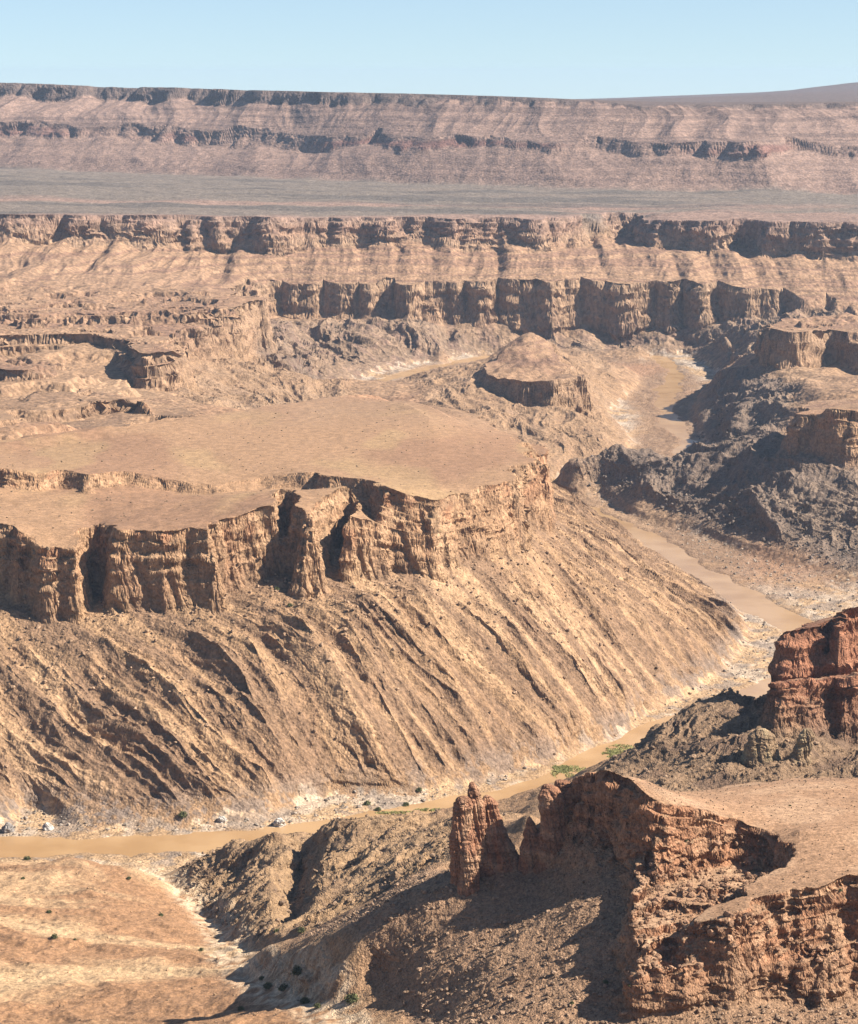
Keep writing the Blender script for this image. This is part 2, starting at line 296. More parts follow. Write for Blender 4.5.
for m in MESAS:
    m['foot'] = [P(a, b, d=d) for a, b, d, t in m['pts']]
    m['rim'] = [(x, y, P(p[0], p[3], d=p[2])[2]) for (x, y, z), p in zip(m['foot'], m['pts'])]

bl = [[world(p) for p in L] for L in B_LINES]
bl.append([tuple(p) for p in river_s[:, :3]])
for yy, zz in ((420, 300), (300, 350), (200, 385), (120, 425), (60, 465), (46, 475)):
    bl.append([(yy * u, yy, zz) for u in (-.36, 0, .36)])
TL = {k: [[world(p) for p in L] for L in v] for k, v in T_LINES.items()}
for m in MESAS:
    foot = m['foot'] + m['foot'][:1]; rim = m['rim'] + m['rim'][:1]
    TL[m['layer']].append(rim)
    if m['layer'] == 1: bl.append(foot)
    else: TL[m['layer'] - 1].append(foot)
jobs = [(bl, 150.0), (TL[1], 150.0), (TL[2], 200.0), (TL[3], 350.0), (TL[4], 430.0)]
with ThreadPoolExecutor(4) as ex:
    FB, F1, F2, F3, F4 = list(ex.map(lambda a: membrane(*a), jobs))
def soft(a, n):
    for _ in range(n):
        p = np.pad(a, 1, mode='edge'); a = (p[:-2, 1:-1] + p[2:, 1:-1] + p[1:-1, :-2] + p[1:-1, 2:] + 2 * a) / 6
    return a.astype(f32)
FB = soft(FB, 3); F1 = soft(F1, 2); F2 = soft(F2, 1)
FT = {1: F1, 2: F2, 3: F3, 4: F4}
SD, SW = {}, {}
def layer_sdf(k):
    s = np.full(XG.shape, 1e9, f32); w = np.full(XG.shape, 10, f32)
    for m in MESAS:
        if m['layer'] != k: continue
        d = sdf_poly(m['foot'], XG, YG)
        w = np.where(d < s, m['w'], w); s = np.minimum(s, d)
    return s, w
with ThreadPoolExecutor(4) as ex:
    for k, (s, w) in zip((1, 2, 3, 4), ex.map(layer_sdf, (1, 2, 3, 4))): SD[k], SW[k] = s, w
DR = dist_line(river_s, XG, YG)

def blur(a, n):
    for _ in range(n):
        p = np.pad(a, 1, mode='edge')
        a = (p[:-2, 1:-1] + p[2:, 1:-1] + p[1:-1, :-2] + p[1:-1, 2:] + 2 * a) / 6
    return a
def zone(pts, n=6):
    w_ = [world(p) for p in pts]
    return blur((sdf_poly(w_, XG, YG) < 0).astype(f32), n)
FOOT_M = B_LINES[0]
Z_RIB = zone([(-420, 'x', 'd', 1)] and [(-420, 600, 'd', 1900), (0, 580, 'd', 1900), (300, 580, 'd', 1900), (520, 520, 'd', 2150), (545, 480, 'd', 2500), (535, 492, 3)] + FOOT_M[::-1][1:])
Z_DARK = zone([(540, 492, 3), (556, 470, 'd', 3000), (640, 452, 'd', 3050), (700, 458, 'd', 3150), (690, 440, 'd', 3400), (700, 400, 'd', 3800), (715, 372, 'd', 4100), (757, 366, 'd', 3700), (800, 385, 'd', 3480), (785, 440, 'd', 2950),
               (786, 452, 'd', 2770), (870, 464, 'd', 2700), (1150, 470, 'd', 2700), (1150, 600, 'd', 2420), (858, 590, 'd', 2450), (700, 534, 'd', 2700), (598, 492, 'd', 2960)])
Z_FARB = zone([(250, 360, 'd', 3950), (240, 318, 'd', 4580), (860, 318, 'd', 4600), (1150, 318, 'd', 4600), (1150, 340, 'd', 3800), (760, 350, 'd', 3900), (700, 368, 'd', 4150), (650, 352, 'd', 4450), (500, 352, 'd', 4500), (420, 366, 'd', 4300), (330, 400, 'd', 3800)])
Z_BUT = zone([(400, 384, 'd', 4050), (440, 366, 'd', 4000), (500, 350, 'd', 4150), (560, 345, 'd', 4300), (600, 352, 'd', 4350), (640, 400, 'd', 3650), (630, 455, 'd', 3250), (560, 480, 'd', 3000), (430, 440, 'd', 3000), (420, 400, 'd', 3600)])
Z_BUT = np.maximum(Z_BUT, zone([(175, 398, 'd', 3150), (195, 372, 'd', 3550), (240, 356, 'd', 4000), (330, 392, 'd', 4000), (380, 404, 'd', 3100), (260, 412, 'd', 2900)]))
Z_HILL = zone([(170, 870, 'd', 1560), (250, 840, 'd', 1540), (400, 820, 'd', 1480), (520, 800, 'd', 1250), (470, 860, 'd', 1120), (380, 910, 'd', 1140), (300, 945, 'd', 1140), (250, 960, 'd', 1190), (222, 935, 'd', 1300), (185, 895, 'd', 1430)], 4)
Z_OUT = zone([(570, 820, 'd', 1270), (620, 765, 'd', 1330), (690, 690, 'd', 1420), (760, 660, 'd', 1450), (1150, 650, 'd', 1500), (1150, 850, 'd', 1130), (600, 850, 'd', 1130)], 4)
Z_PROM = zone([(440, 868, 'd', 1010), (520, 850, 'd', 985), (1150, 850, 'd', 1100), (1150, 1100, 'd', 780), (500, 1100, 'd', 790), (330, 1010, 'd', 1000), (280, 975, 'd', 1100), (330, 940, 'd', 1110)], 4)
Z_PLAIN = zone([p for p in T_LINES[2][3]] + [p for p in T_LINES[2][4][::-1]], 1)
Z_WASH = blur((dist_line([world(p) for p in B_LINES[[i for i, L in enumerate(B_LINES) if L[0] == (150, 867, 3)][0]]], XG, YG) < 11).astype(f32), 2)
Z_LEFT = zone([(-420, 880, 'd', 1560), (0, 862, 3), (150, 868, 3), (200, 918, 'd', 1380), (228, 950, 'd', 1260), (268, 990, 'd', 1015), (325, 1014, 'd', 930), (450, 1150, 'd', 767), (-420, 1150, 'd', 767)], 3)
FIELDS = np.stack([FB, F1, F2, F3, F4, SD[1], SD[2], SD[3], SD[4], SW[1], SW[2], SW[3], SW[4], DR,
                   Z_RIB, Z_DARK, Z_FARB, Z_BUT, Z_HILL, Z_OUT, Z_PROM, Z_WASH, Z_LEFT, Z_PLAIN], 0).astype(f32)
FN = 'B T1 T2 T3 T4 S1 S2 S3 S4 W1 W2 W3 W4 DR rib dark farb but hill out prom wash left plain'.split()
print('fields', round(time.time() - T0, 1))

def sample(x, y):
    j = (x / y - U0) / (U1 - U0) * (NU - 1); i = (np.log(y) - V0) / (V1 - V0) * (NV - 1)
    j = np.clip(j, 0, NU - 1.001); i = np.clip(i, 0, NV - 1.001)
    j0 = j.astype(np.int32); i0 = i.astype(np.int32); fj = (j - j0).astype(f32); fi = (i - i0).astype(f32)
    k = i0 * NU + j0
    F = FIELDS.reshape(len(FN), -1)
    out = {}
    a = (1 - fi) * (1 - fj); b = (1 - fi) * fj; c = fi * (1 - fj); d = fi * fj
    for n, nm in enumerate(FN):
        G = F[n]
        out[nm] = G[k] * a + G[k + 1] * b + G[k + NU] * c + G[k + NU + 1] * d
    return out

BANDS = [(0, 1400, 30, 5.0), (1400, 2650, 62, 9.0), (2650, 5600, 125, 19.0), (5600, 40000, 260, 45.0)]
def band_w(y, lo, hi):
    a = sst(lo * 0.96, lo * 1.04, y) if lo > 0 else np.ones_like(y)
    return (a * (1 - sst(hi * 0.96, hi * 1.04, y))).astype(f32)

def cliff_warp(x, y, k):
    w = np.zeros(x.shape, f32)
    for n, (lo, hi, lam, amp) in enumerate(BANDS):
        if (k == 1 and n == 3) or (k == 3 and n < 3) or (k == 4 and n < 3): continue
        bw = band_w(y, lo, hi); m = bw > 0
        if not m.any(): continue
        xs, ys = x[m], y[m]
        a = np.abs(n2(xs / lam, ys / (lam * 1.6), 11 + k)); b = np.abs(n2(xs / lam * 2.7, ys / lam * 2.2, 21 + k)); c = n2(xs / lam * 6.5, ys / lam * 6.5, 31 + k); e = np.abs(n2(xs / lam * 12, ys / lam * 12, 41 + k))
        sc_ = 1.45 if n == 2 else 1.0; w[m] += bw[m] * amp * sc_ * ((0.42 - 1.7 * a) * 1.3 + (0.3 - 1.2 * b) * (.45 if n == 2 else .75) + (c * 0.17 + (.3 - e) * 0.10) * (.45 if n == 2 else 1))
    if k == 1:
        m = (y > 4350) & (y < 4900)
        if m.any():
            w[m] += 11 - 30 * butt(x[m], y[m])
    return w

def butt(x, y):
    t = x / 66 + .55 * n2(x / 150, y / 900, 501) + .25 * n2(x / 60, y / 900, 502)
    return (np.abs(np.sin(np.pi * t)) ** .7 * (.55 + .45 * sst(-.4, .4, n2(np.floor(t) * .73, 0 * t, 503)))).astype(f32)

PX = np.array([-9, -.62, -.54, -.47, -.36, -.30, -.22, -.13, -.05, .04, .12, .20, .28, .36, .46, 9], f32)
PY = np.array([1, 1, .985, .86, .82, .70, .66, .52, .485, .35, .31, .17, .12, .04, 0, 0], f32)
def multi_rough(x, y, pxlo, pxhi, seed, ridge=False):
    """noise octaves whose size suits the distance: amplitude about 1 for the largest"""
    r = y / FOC
    s = np.zeros(x.shape, f32)
    for k in range(-1, 10):
        lam = 2.0 ** k
        q = lam / r
        m = (q > pxlo * .6) & (q < pxhi * 1.6)
        if not m.any(): continue
        wq = (sst(pxlo * .6, pxlo * 1.2, q[m]) * (1 - sst(pxhi * .8, pxhi * 1.6, q[m]))).astype(f32)
        v = n2(x[m] / lam, y[m] / lam, seed + k)
        if ridge: v = 0.55 - 1.5 * np.abs(v)
        s[m] += wq * v * lam
    return s

def height(x, y, full=False):
    x = x.astype(f32); y = y.astype(f32)
    F = sample(x, y)
    rib, dark, farb, but, hill, out, prom, wash, left = (F[k] for k in ('rib', 'dark', 'farb', 'but', 'hill', 'out', 'prom', 'wash', 'left'))
    dr = F['DR']
    # how far from the river flat: fades relief out on the floor
    rise = sst(3.5, 16, F['B'])
    z = F['B'].copy()
    det = np.zeros_like(z)
    m = rib > 0.01
    if m.any():   # tilted ribs of layered gneiss crossing the big talus slope
        xs, ys = x[m], y[m]
        wx = n2(xs / 170, ys / 170, 3) * 30; wy = n2(xs / 60, ys / 60, 5) * 4
        a = (xs * .66 + ys * .75) + wx * .6 + wy; b = (xs * .75 - ys * .66)
        q = ridged(a, b * 0.11, 46, 1, 4) * 7.5 + ridged(a, b * .13, 21, 1, 9) * 5.0 + ridged(a, b * .15, 9.5, 2, 14) * 3.0
        big = fbm(xs, ys, 190, 2, 61) * 9
        patch = sst(-.45, .35, fbm(xs, ys, 120, 2, 77))
        det[m] += rib[m] * rise[m] * sst(-6, 55, F['S1'][m]) * (.76 * q * (0.5 + .7 * patch) + big + fbm(xs, ys, 22, 3, 8) * 1.6)
    m = (dark + farb + but) > 0.01
    if m.any():
        xs, ys = x[m], y[m]
        wx = n2(xs / 90, ys / 90, 13) * 28; wy = n2(xs / 90, ys / 90, 15) * 28
        q = ridged(xs + wx + ys * .25, (ys + wy) * .42, 88, 5, 17, .52)
        amp = dark[m] * 16 + farb[m] * 22 * sst(0, 70, F['S1'][m]) + but[m] * 12
        det[m] += amp * (q + .12) * sst(1, 30, F['B'][m])
    m = (hill + out) > 0.01
    if m.any():
        xs, ys = x[m], y[m]
        wx = n2(xs / 40, ys / 40, 23) * 11; wy = n2(xs / 40, ys / 40, 25) * 11
        q = ridged(xs * .8 - ys * .6 + wx, (ys * .8 + xs * .6 + wy) * .5, 40, 5, 27, .52)
        det[m] += (hill[m] * 8 + out[m] * 8) * q * sst(1, 18, F['B'][m])
    m = left > 0.01
    if m.any():
        xs, ys = x[m], y[m]
        q = ridged(xs * .5 + ys * .85 + n2(xs / 50, ys / 50, 33) * 18, (xs * .85 - ys * .5) * .25, 48, 3, 37)
        det[m] += left[m] * (q * 3.0 + ridged(xs, ys, 17, 3, 36) * .8 + fbm(xs, ys, 30, 3, 35) * 1.6) * sst(1, 18, F['B'][m])
    m = prom > 0.01
    if m.any():
        xs, ys = x[m], y[m]
        det[m] += prom[m] * (ridged(xs, ys, 26, 3, 47) * 1.3 + fbm(xs, ys, 60, 2, 45) * 2)
    rest = np.clip(1 - rib - dark - farb - but - hill - out - left - prom, 0, 1)
    sc = np.clip(y / 1800, .5, 3.5)
    fw = sst(2200, 3600, y)
    det += rest * rise * (fbm(x, y, 60, 4, 51) * 4.5 * (1 - fw * .5) + fw * (ridged(x, y * .6, 210, 3, 53) * 12))
    z += det
    rough = multi_rough(x, y, 2.2, 14, 100) * (1 - .6 * sst(4300, 5000, y))
    rr = rib * .12 + dark * .16 + farb * .13 + but * .1 + hill * .14 + out * .16 + prom * .09 + left * .06 + rest * (.08 - .045 * sst(2200, 2500, y))
    z += rough * rr * (0.25 + .75 * rise)
    # river bed and stony flats
    flat = 1 - sst(3, 9, F['B'])
    hw = 18 + 5 * (1 - sst(1650, 1750, y)) - 6 * sst(2700, 3000, y) + n2(x / 130, y / 130, 71) * 12 + n2(x / 40, y / 40, 72) * 6
    bed = sst(-7, 8, dr - hw)
    bars = np.clip(n2(x / 34, y / 34, 75) * .9 + n2(x / 11, y / 11, 76) * .6 + .35, -.2, 2)
    zf = -1.4 + bed * (1.9 + bars * 1.1) + 0 * (1 - bed) * (1 - sst(1800, 2000, y)) * sst(.32, .5, n2(x / 75, y / 75, 78) + .35 * n2(x / 19, y / 19, 79))
    z = z * (1 - flat) + zf * flat + flat * np.minimum(rough * .05, 1.5) * bed
    cov = {}
    for k in (1, 2, 3, 4):
        S = F['S%d' % k]
        c = np.zeros_like(z)
        m = S < 130
        if m.any():
            s = S[m] + cliff_warp(x[m], y[m], k)
            c[m] = np.interp(s / F['W%d' % k][m] , PX, PY)
            xs, ys = x[m], y[m]
            T = F['T%d' % k][m]
            if k == 1:
                # talus fans between the two bands of the far wall and on the benches
                fa = sst(3300, 3700, ys)
                near = 1 - sst(1200, 1400, ys)
                up = np.clip(-S[m] / 60, 0, 1) * fa * (.3 + .7 * sst(4100, 4500, ys))
                e = n2(xs / 260, ys / 260, 82) * 22
                fan = ridged((xs + e) , ys * .16, 120, 4, 83, .5)
                T = T + up * (fan * 11 + 7 * (butt(xs + e * .3, ys) ** 2 - .5) * sst(4300, 4450, ys)) + (1 - fa) * fbm(xs, ys, 40, 3, 85) * 1.1 + fbm(xs, ys, 75, 4, 185) * 10 * sst(2850, 3100, ys) * (1 - sst(4100, 4300, ys)) * np.clip(-S[m] / 25, 0, 1)
                T = T + near * (ridged(xs, ys, 20, 4, 88) * 3.2 + fbm(xs, ys, 9, 2, 90) * .8)
                t_ = T / 3.4; n_ = np.floor(t_)
                T = T + near * .8 * ((n_ + sst(.55, .85, t_ - n_)) * 3.4 - T)
            elif k == 2:
                pl = sst(5000, 5600, ys)
                far = np.clip(-F['S2'][m] / 500, 0, 1)
                T = T + np.minimum(-F['S2'][m], 60) / 60 * fbm(xs, ys * 1.2, 160, 3, 86) * (1.2 + 3.2 * sst(4000, 5500, ys))
                up = (1 - F['plain'][m]) * pl * sst(225, 260, T)
                fan = ridged(xs + n2(xs / 300, ys / 300, 87) * 60, ys * .22, 330, 4, 89, .4)
                T = T + up * fan * 17
            elif k == 3:
                fan = ridged(xs + n2(xs / 300, ys / 300, 91) * 50, ys * .2, 210, 4, 92, .42)
                T = T + np.clip(-S[m] / 100, 0, 1) * fan * 18
            else:
                T = T + fbm(xs, ys, 900, 2, 95) * 4
            z[m] = z[m] + (T - z[m]) * c[m]
        cov[k] = c
    # horizontal ledges where beds crop out
    fa = sst(2300, 2700, y) * (1 - dark) * (1 - but * .7) * (1 - farb) * sst(95, 120, z)
    zz = z + n2(x / 260, y / 260, 97) * 9 + n2(x / 60, y / 60, 98) * 2
    def steps(zv, h):
        t = zv / h; n = np.floor(t); fr = t - n
        return (n + sst(.62, .9, fr)) * h - zv
    plain = cov[2] * F['plain']
    top4 = cov[4]
    z = z + fa * (1 - plain) * (1 - top4) * (1 - .78 * sst(3800, 4300, y)) * (1 - .6 * sst(5500, 6000, y)) * (steps(zz, 15.0) * .8 + steps(zz + 3, 6.0) * .3)
    z = z + prom * 0
    if not full: return z
    F['cov'] = cov; F['rise'] = rise; F['flat'] = flat; F['rest'] = rest; F['bed'] = bed
    return z, F

def par(fn, n, chunk=60000):
    idx = [(i, min(i + chunk, n)) for i in range(0, n, chunk)]
    with ThreadPoolExecutor(4) as ex:
        return list(ex.map(lambda a: fn(a[0], a[1]), idx))

# ------------------------------------------------------------------ terrain sheet, rows packed where relief is
def columns(nc):
    inner = np.linspace(-.186, .186, int(nc * .86))
    k = (nc - len(inner)) // 2
    step = np.linspace(0, 1, k + 1)[1:]
    o = .186 + (0.345 - .186) * (step ** 1.3)
    return np.concatenate([-o[::-1], inner, o])
pc, pr = 361, 2600
cu = columns(pc); pc = len(cu); lv = np.linspace(math.log(60.0), math.log(17000.0), pr)
Yp = np.repeat(np.exp(lv)[:, None], pc, 1); Xp = Yp * cu[None, :]
zp = np.concatenate(par(lambda a, b: height(Xp.ravel()[a:b], Yp.ravel()[a:b]), pc * pr)).reshape(pr, pc)
sy = (zp - CAMZ) / Yp * FOC
dsy = np.diff(sy, axis=0)
dens = np.where(dsy > 0, np.minimum(dsy, 60), np.minimum(-dsy, 40) * .35) + 0.14 * FOC * np.diff(lv)[:, None]
dens[Yp[1:] < 560] *= .12
p = np.pad(dens, ((0, 0), (7, 7)), mode='edge')
dens = sum(p[:, i:i + pc] for i in range(15)) / 15
for _ in range(4):
    p = np.pad(dens, ((1, 1), (0, 0)), mode='edge'); dens = (p[:-2] + p[1:-1] * 2 + p[2:]) / 4
cum = np.vstack([np.zeros((1, pc)), np.cumsum(dens, 0)])
cum /= cum[-1]
rowsv = np.empty((NR, pc))
tt = np.linspace(0, 1, NR)
for j in range(pc): rowsv[:, j] = np.interp(tt, cum[:, j], lv)
cols = columns(NC); NC = len(cols)
LV = np.empty((NR, NC))
jj = np.interp(cols, cu, np.arange(pc)); j0 = np.minimum(jj.astype(int), pc - 2); fj = jj - j0
LV = rowsv[:, j0] * (1 - fj) + rowsv[:, j0 + 1] * fj
Y = np.exp(LV); X = Y * cols[None, :]
Xr, Yr = X.ravel().astype(f32), Y.ravel().astype(f32)
parts = par(lambda a, b: height(Xr[a:b], Yr[a:b], True), NR * NC)
Z = np.concatenate([q[0] for q in parts])
FF = {k: np.concatenate([q[1][k] for q in parts]) for k in FN + ['rise', 'flat', 'rest', 'bed']}
for k in (1, 2, 3, 4): FF['c%d' % k] = np.concatenate([q[1]['cov'][k] for q in parts])
del parts
print('height', round(time.time() - T0, 1))

def grid_normals(X, Y, Z):
    sh = (NR, NC)
    Pn = np.stack([X, Y, Z], -1).reshape(NR, NC, 3)
    a = np.empty_like(Pn); b = np.empty_like(Pn)
    a[1:-1] = Pn[2:] - Pn[:-2]; a[0] = Pn[1] - Pn[0]; a[-1] = Pn[-1] - Pn[-2]
    b[:, 1:-1] = Pn[:, 2:] - Pn[:, :-2]; b[:, 0] = Pn[:, 1] - Pn[:, 0]; b[:, -1] = Pn[:, -1] - Pn[:, -2]
    n = np.cross(b, a).reshape(-1, 3)
    n /= np.linalg.norm(n, axis=1, keepdims=True) + 1e-9
    return n.astype(f32)
N = grid_normals(Xr, Yr, Z)
steep = sst(.25, .75, 1 - N[:, 2])

rocky = np.maximum(steep, FF['rise'] * (FF['rib'] * .34 * sst(0, 25, FF['S1']) + FF['dark'] * .6 + FF['farb'] * .5 + FF['but'] * .4 + FF['hill'] * .5 + FF['out'] * .6 + FF['prom'] * .3) * (1 - FF['c1']))
_bed = rng.rand(4096).astype(f32) - .5
def bedstep(t, sharp=.2):
    f = np.floor(t); fr = (t - f).astype(f32); i = f.astype(np.int32) & 4095
    a = _bed[i]; return a + (_bed[(i + 1) & 4095] - a) * sst(1 - sharp, 1, fr)
def rock_disp(x, y, z, st, rib, seed=0):
    """bedded, jointed rock: displacement in metres"""
    r = y / FOC
    s = np.zeros(x.shape, f32); g = np.zeros(x.shape, f32)
    tilt = rib > .4
    u = np.where(tilt, x * .66 + y * .75, x); v = np.where(tilt, (x * .75 - y * .66) * .3, y)
    for k in range(-1, 9):
        lam = 2.0 ** k
        q = lam / r
        m = (q > 2.2) & (q < 44) & (st > .02)
        if not m.any(): continue
        wq = (sst(2.2, 4, q[m]) * (1 - sst(24, 44, q[m]))).astype(f32)
        xm, ym, zm = u[m] / lam, v[m] / lam, z[m] / lam
        a = n3(xm * .8, ym * .8, zm * 1.7, seed + k)
        w = n2(xm * .35, ym * .35, seed + k + 9)
        bed = bedstep(zm * 1.3 + w * 1.2 + k * 37.3)
        jt = np.abs(n2(xm * .55 + zm * .1, ym * .55, seed + k + 40))
        joint = -(1 - sst(0, .16, jt)) * .8
        blk = np.floor(np.abs(a) * 5) * .2
        s[m] += wq * lam * (.42 * bed * (1 - rib[m]) + (.10 + .12 * rib[m]) * joint + .18 * (blk - .3) + .12 * a)
    return s * st
dd = np.concatenate(par(lambda a, b: rock_disp(Xr[a:b], Yr[a:b], Z[a:b], rocky[a:b], FF['rib'][a:b] * (1 - FF['c1'][a:b])), NR * NC))
dd *= 1 - .4 * FF['dark']
# push horizontally out of the face so that beds overhang a little
nh = N.copy(); nh[:, 2] *= .35
Xd = Xr + nh[:, 0] * dd; Yd = Yr + nh[:, 1] * dd; Zd = Z + nh[:, 2] * dd
Yd = np.maximum(Yd, 30)
print('disp', round(time.time() - T0, 1))

# ------------------------------------------------------------------ rock colours (surface colour of each rock and soil, plus painted sunlight on near cliffs)
def colours(x, y, z, F, st):
    C = np.empty((x.shape[0], 3), f32)
    def mix(c, m):
        nonlocal C
        m = np.clip(m, 0, 1)[:, None]
        C = C * (1 - m) + np.array(c, f32)[None] * m
    C[:] = (.37, .245, .145)
    big = fbm(x, y, 140, 3, 201); med = fbm(x, y, 33, 3, 207); sm = multi_rough(x, y, 2.5, 9, 300) / (y / FOC * 5)
    # tan talus patches
    mix((.43, .295, .185), sst(-.1, .6, big) * .7)
    mix((.27, .17, .105), sst(.0, .6, med) * .5)
    # rib slope: dark varnished gneiss streaks and pale grus
    wx = n2(x / 170, y / 170, 3) * 30; wy = n2(x / 60, y / 60, 5) * 4
    a = (x * .66 + y * .75) + wx * .6 + wy; b = (x * .75 - y * .66)
    st1 = n2(a / 19, b / 150, 210); st2 = n2(a / 8, b / 70, 211)
    low = 1 - sst(30, 120, z)
    mix((.235, .155, .10), F['rib'] * F['rise'] * sst(-.22, .26, st1 + st2 * .7 - .03 + low * .16) * .85)
    mix((.47, .32, .19), F['rib'] * F['rise'] * sst(.25, .65, -st1 - .3 * st2 + .5 * big) * .5)
    mix((.19, .16, .14), F['rib'] * (1 - sst(5, 26, z)) * sst(-.25, .1, med + .5 * sm) * .85)
    # basement
    dk = F['dark'] + F['farb'] * .62 + F['but'] * .25
    mix((.185, .145, .118), dk * (1 - F['c1']) * .93)
    mix((.25, .19, .14), dk * (1 - F['c1']) * sst(.0, .55, big + .5 * med) * .6)
    mix((.19, .125, .10), F['farb'] * sst(.1, .5, med) * .5)
    ho = F['hill'] + F['out']
    mix((.25, .175, .115), F['out'] * (1 - F['c1']) * .9)
    mix((.36, .25, .15), F['hill'] * .85)
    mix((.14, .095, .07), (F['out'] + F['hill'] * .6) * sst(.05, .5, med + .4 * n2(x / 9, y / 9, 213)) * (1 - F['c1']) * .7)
    # promontory talus
    mix((.33, .215, .14), F['prom'] * .8)
    mix((.42, .30, .20), F['prom'] * sst(.1, .6, big + .4 * med) * .5)
    # left swells, red and yellow soils in bands
    bl_ = fbm(x * .5 + y * .85 + n2(x / 90, y / 90, 215) * 40, (x * .85 - y * .5) * .3, 60, 3, 216)
    mix((.46, .315, .185), F['left'] * .9)
    mix((.31, .18, .10), F['left'] * sst(-.05, .35, bl_ + .25 * (1 - sst(1000, 1350, y)) ) * .85)
    mix((.53, .385, .23), F['left'] * sst(.15, .5, -bl_) * .7)
    # flats
    fl = 1 - sst(4.5, 7, F['B'] + 4.5 * n2(x / 16, y / 16, 290) + 2.5 * n2(x / 5, y / 5, 291))
    mix((.50, .355, .215), fl)
    mix((.50, .45, .39), fl * sst(2200, 2500, y) * sst(-.15, .2, n2(x / 40, y / 60, 297) + .5 * n2(x / 9, y / 14, 298)) * .75)
    mix((.30, .20, .115), fl * (1 - sst(24, 34, F['DR'] + 8 * n2(x / 20, y / 20, 260))) * .6)
    mix((.50, .43, .35), fl * sst(.08, .45, n2(x / 60, y / 60, 220) + .4 * n2(x / 12, y / 12, 221)) * .7)
    mix((.27, .225, .19), fl * sst(.1, .35, n2(x / 26, y / 26, 222) + .4 * n2(x / 8, y / 8, 223)) * F['bed'] * .75)
    mix((.60, .48, .34), F['wash'] * sst(-.5, .2, n2(x / 6, y / 6, 225)) * .85)
    # tops
    c1, c2, c3, c4 = F['c1'], F['c2'], F['c3'], F['c4']
    gentle = 1 - sst(.12, .3, st)
    mesa = c1 * (y < 2720) * (y > 1600)
    mix((.35, .225, .135), mesa * .9)
    mix((.29, .175, .11), mesa * gentle * sst(-.1, .35, fbm(x, y * .35, 150, 3, 230)) * .7)
    mix((.42, .31, .16), mesa * gentle * sst(.1, .45, fbm(x, y * .4, 110, 3, 231)) * .35)
    near = c1 * (y < 1500)
    mix((.37, .235, .145), near * (y < 1150)); mix((.30, .16, .10), near * (y > 1150))
    mix((.42, .29, .19), near * gentle * sst(-.1, .4, med) * .6)
    bench = sst(2300, 2600, y) * F['rest'] * (1 - c2 * 0)
    mix((.33, .22, .14), bench * .8)
    mix((.24, .16, .105), bench * sst(-.1, .4, n2(z / 8, x / 500, 270) + .5 * med) * .8)
    mix((.42, .29, .185), bench * sst(.1, .5, n2(x / 160, y / 400, 271)) * .6)
    mix((.36, .21, .13), bench * sst(.1, .5, n2(x / 220, y / 300, 273)) * .6)
    # far wall beds
    zb = z + n2(x / 240, y / 240, 232) * 7
    bed = n2(zb / 5.5, x / 900, 233) + .5 * n2(zb / 2.6, x / 600, 234)
    wall = (c1 * (y > 2850)).astype(f32)
    mix((.34, .225, .145), wall * .85)
    mix((.26, .165, .11), wall * (y < 4300) * sst(.0, .4, n2(x / 120, y / 260, 280) + .5 * med) * .7)
    mix((.24, .15, .105), wall * sst(0, .3, bed) * .8)
    mix((.31, .14, .09), wall * c2 * (1 - F['plain']) * sst(-.2, .3, n2(x / 130, z / 22, 235)) * sst(.2, .5, st) * .9)
    plain = c2 * (y > 4400)
    mix((.275, .195, .16), plain * .95)
    lw = sst(0, .35, n2(zb / 9, x / 1500, 251) + .6 * n2(zb / 4, x / 900, 252)) * (1 - F['plain'])
    mix((.17, .12, .10), plain * lw * .75 * (1 - sst(.7, 1, c3 * 0 + (1 - c3)) * .5))
    pl = plain * F['plain']
    g = .25 + fbm(x * .25, y, 330, 3, 236)
    mix((.185, .16, .135), pl * sst(-.3, .0, g) * .92)
    mix((.185, .16, .135), pl * sst(5150, 5350, y) * .9)
    mix((.10, .092, .085), pl * sst(.25, .4, fbm(x * .12, y, 150, 3, 240)) * .6)
    
    mix((.19, .10, .085), sst(.08, .25, c3) * (1 - sst(.6, .8, c3)) * sst(-.35, .25, n2(x / 420, y / 2000, 295) + .4 * n2(x / 110, z / 20, 296)) * .75)
    mix((.13, .10, .088), sst(.0, .12, c4) * .9)
    # cliff faces
    cl = sst(.28, .6, st) * np.clip(c1 - c2 * (y > 4300) * .9, 0, 1)
    mid = (y > 1500) & (y < 2750)
    mix((.41, .26, .155), cl * mid * .85)
    mix((.33, .165, .095), cl * mid * sst(.05, .4, n2(x / 16, z / 30, 241) + .3 * med) * .6)
    mix((.50, .36, .23), cl * mid * sst(.1, .5, n2(x / 22, z / 12, 242)) * .5)
    mix((.36, .255, .17), cl * (y > 2750) * .7)
    mix((.36, .19, .11), cl * (y < 1150) * .85)
    mix((.50, .33, .21), cl * (y < 1150) * sst(.0, .4, n2(x / 13, z / 9, 243)) * .65 * sst(640, 760, 429 + x / y * FOC))  # tan layers plus a sunlit lightening painted on the right-hand front cliffs
    mix((.34, .165, .10), cl * ((y >= 1150) & (y < 1500)) * .85)
    # thin beds on every face
    bd = n2(z / 2.1, (x + y) / 90, 245) * (y < 1500) + n2(z / 4.2, (x + y) / 160, 246) * ((y >= 1500) & (y < 3000))
    C *= (1 + np.clip(bd, -.5, .5) * .45 * cl)[:, None]
    C *= (1 + np.clip(sm, -1, 1) * .16 * (1 - fl * .5) + med * .06)[:, None]
    return np.clip(C * np.array([.74, .69, .655], f32), .015, .6)
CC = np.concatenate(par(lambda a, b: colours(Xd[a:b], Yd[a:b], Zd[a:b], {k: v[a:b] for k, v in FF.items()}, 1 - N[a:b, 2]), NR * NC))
print('colour', round(time.time() - T0, 1))

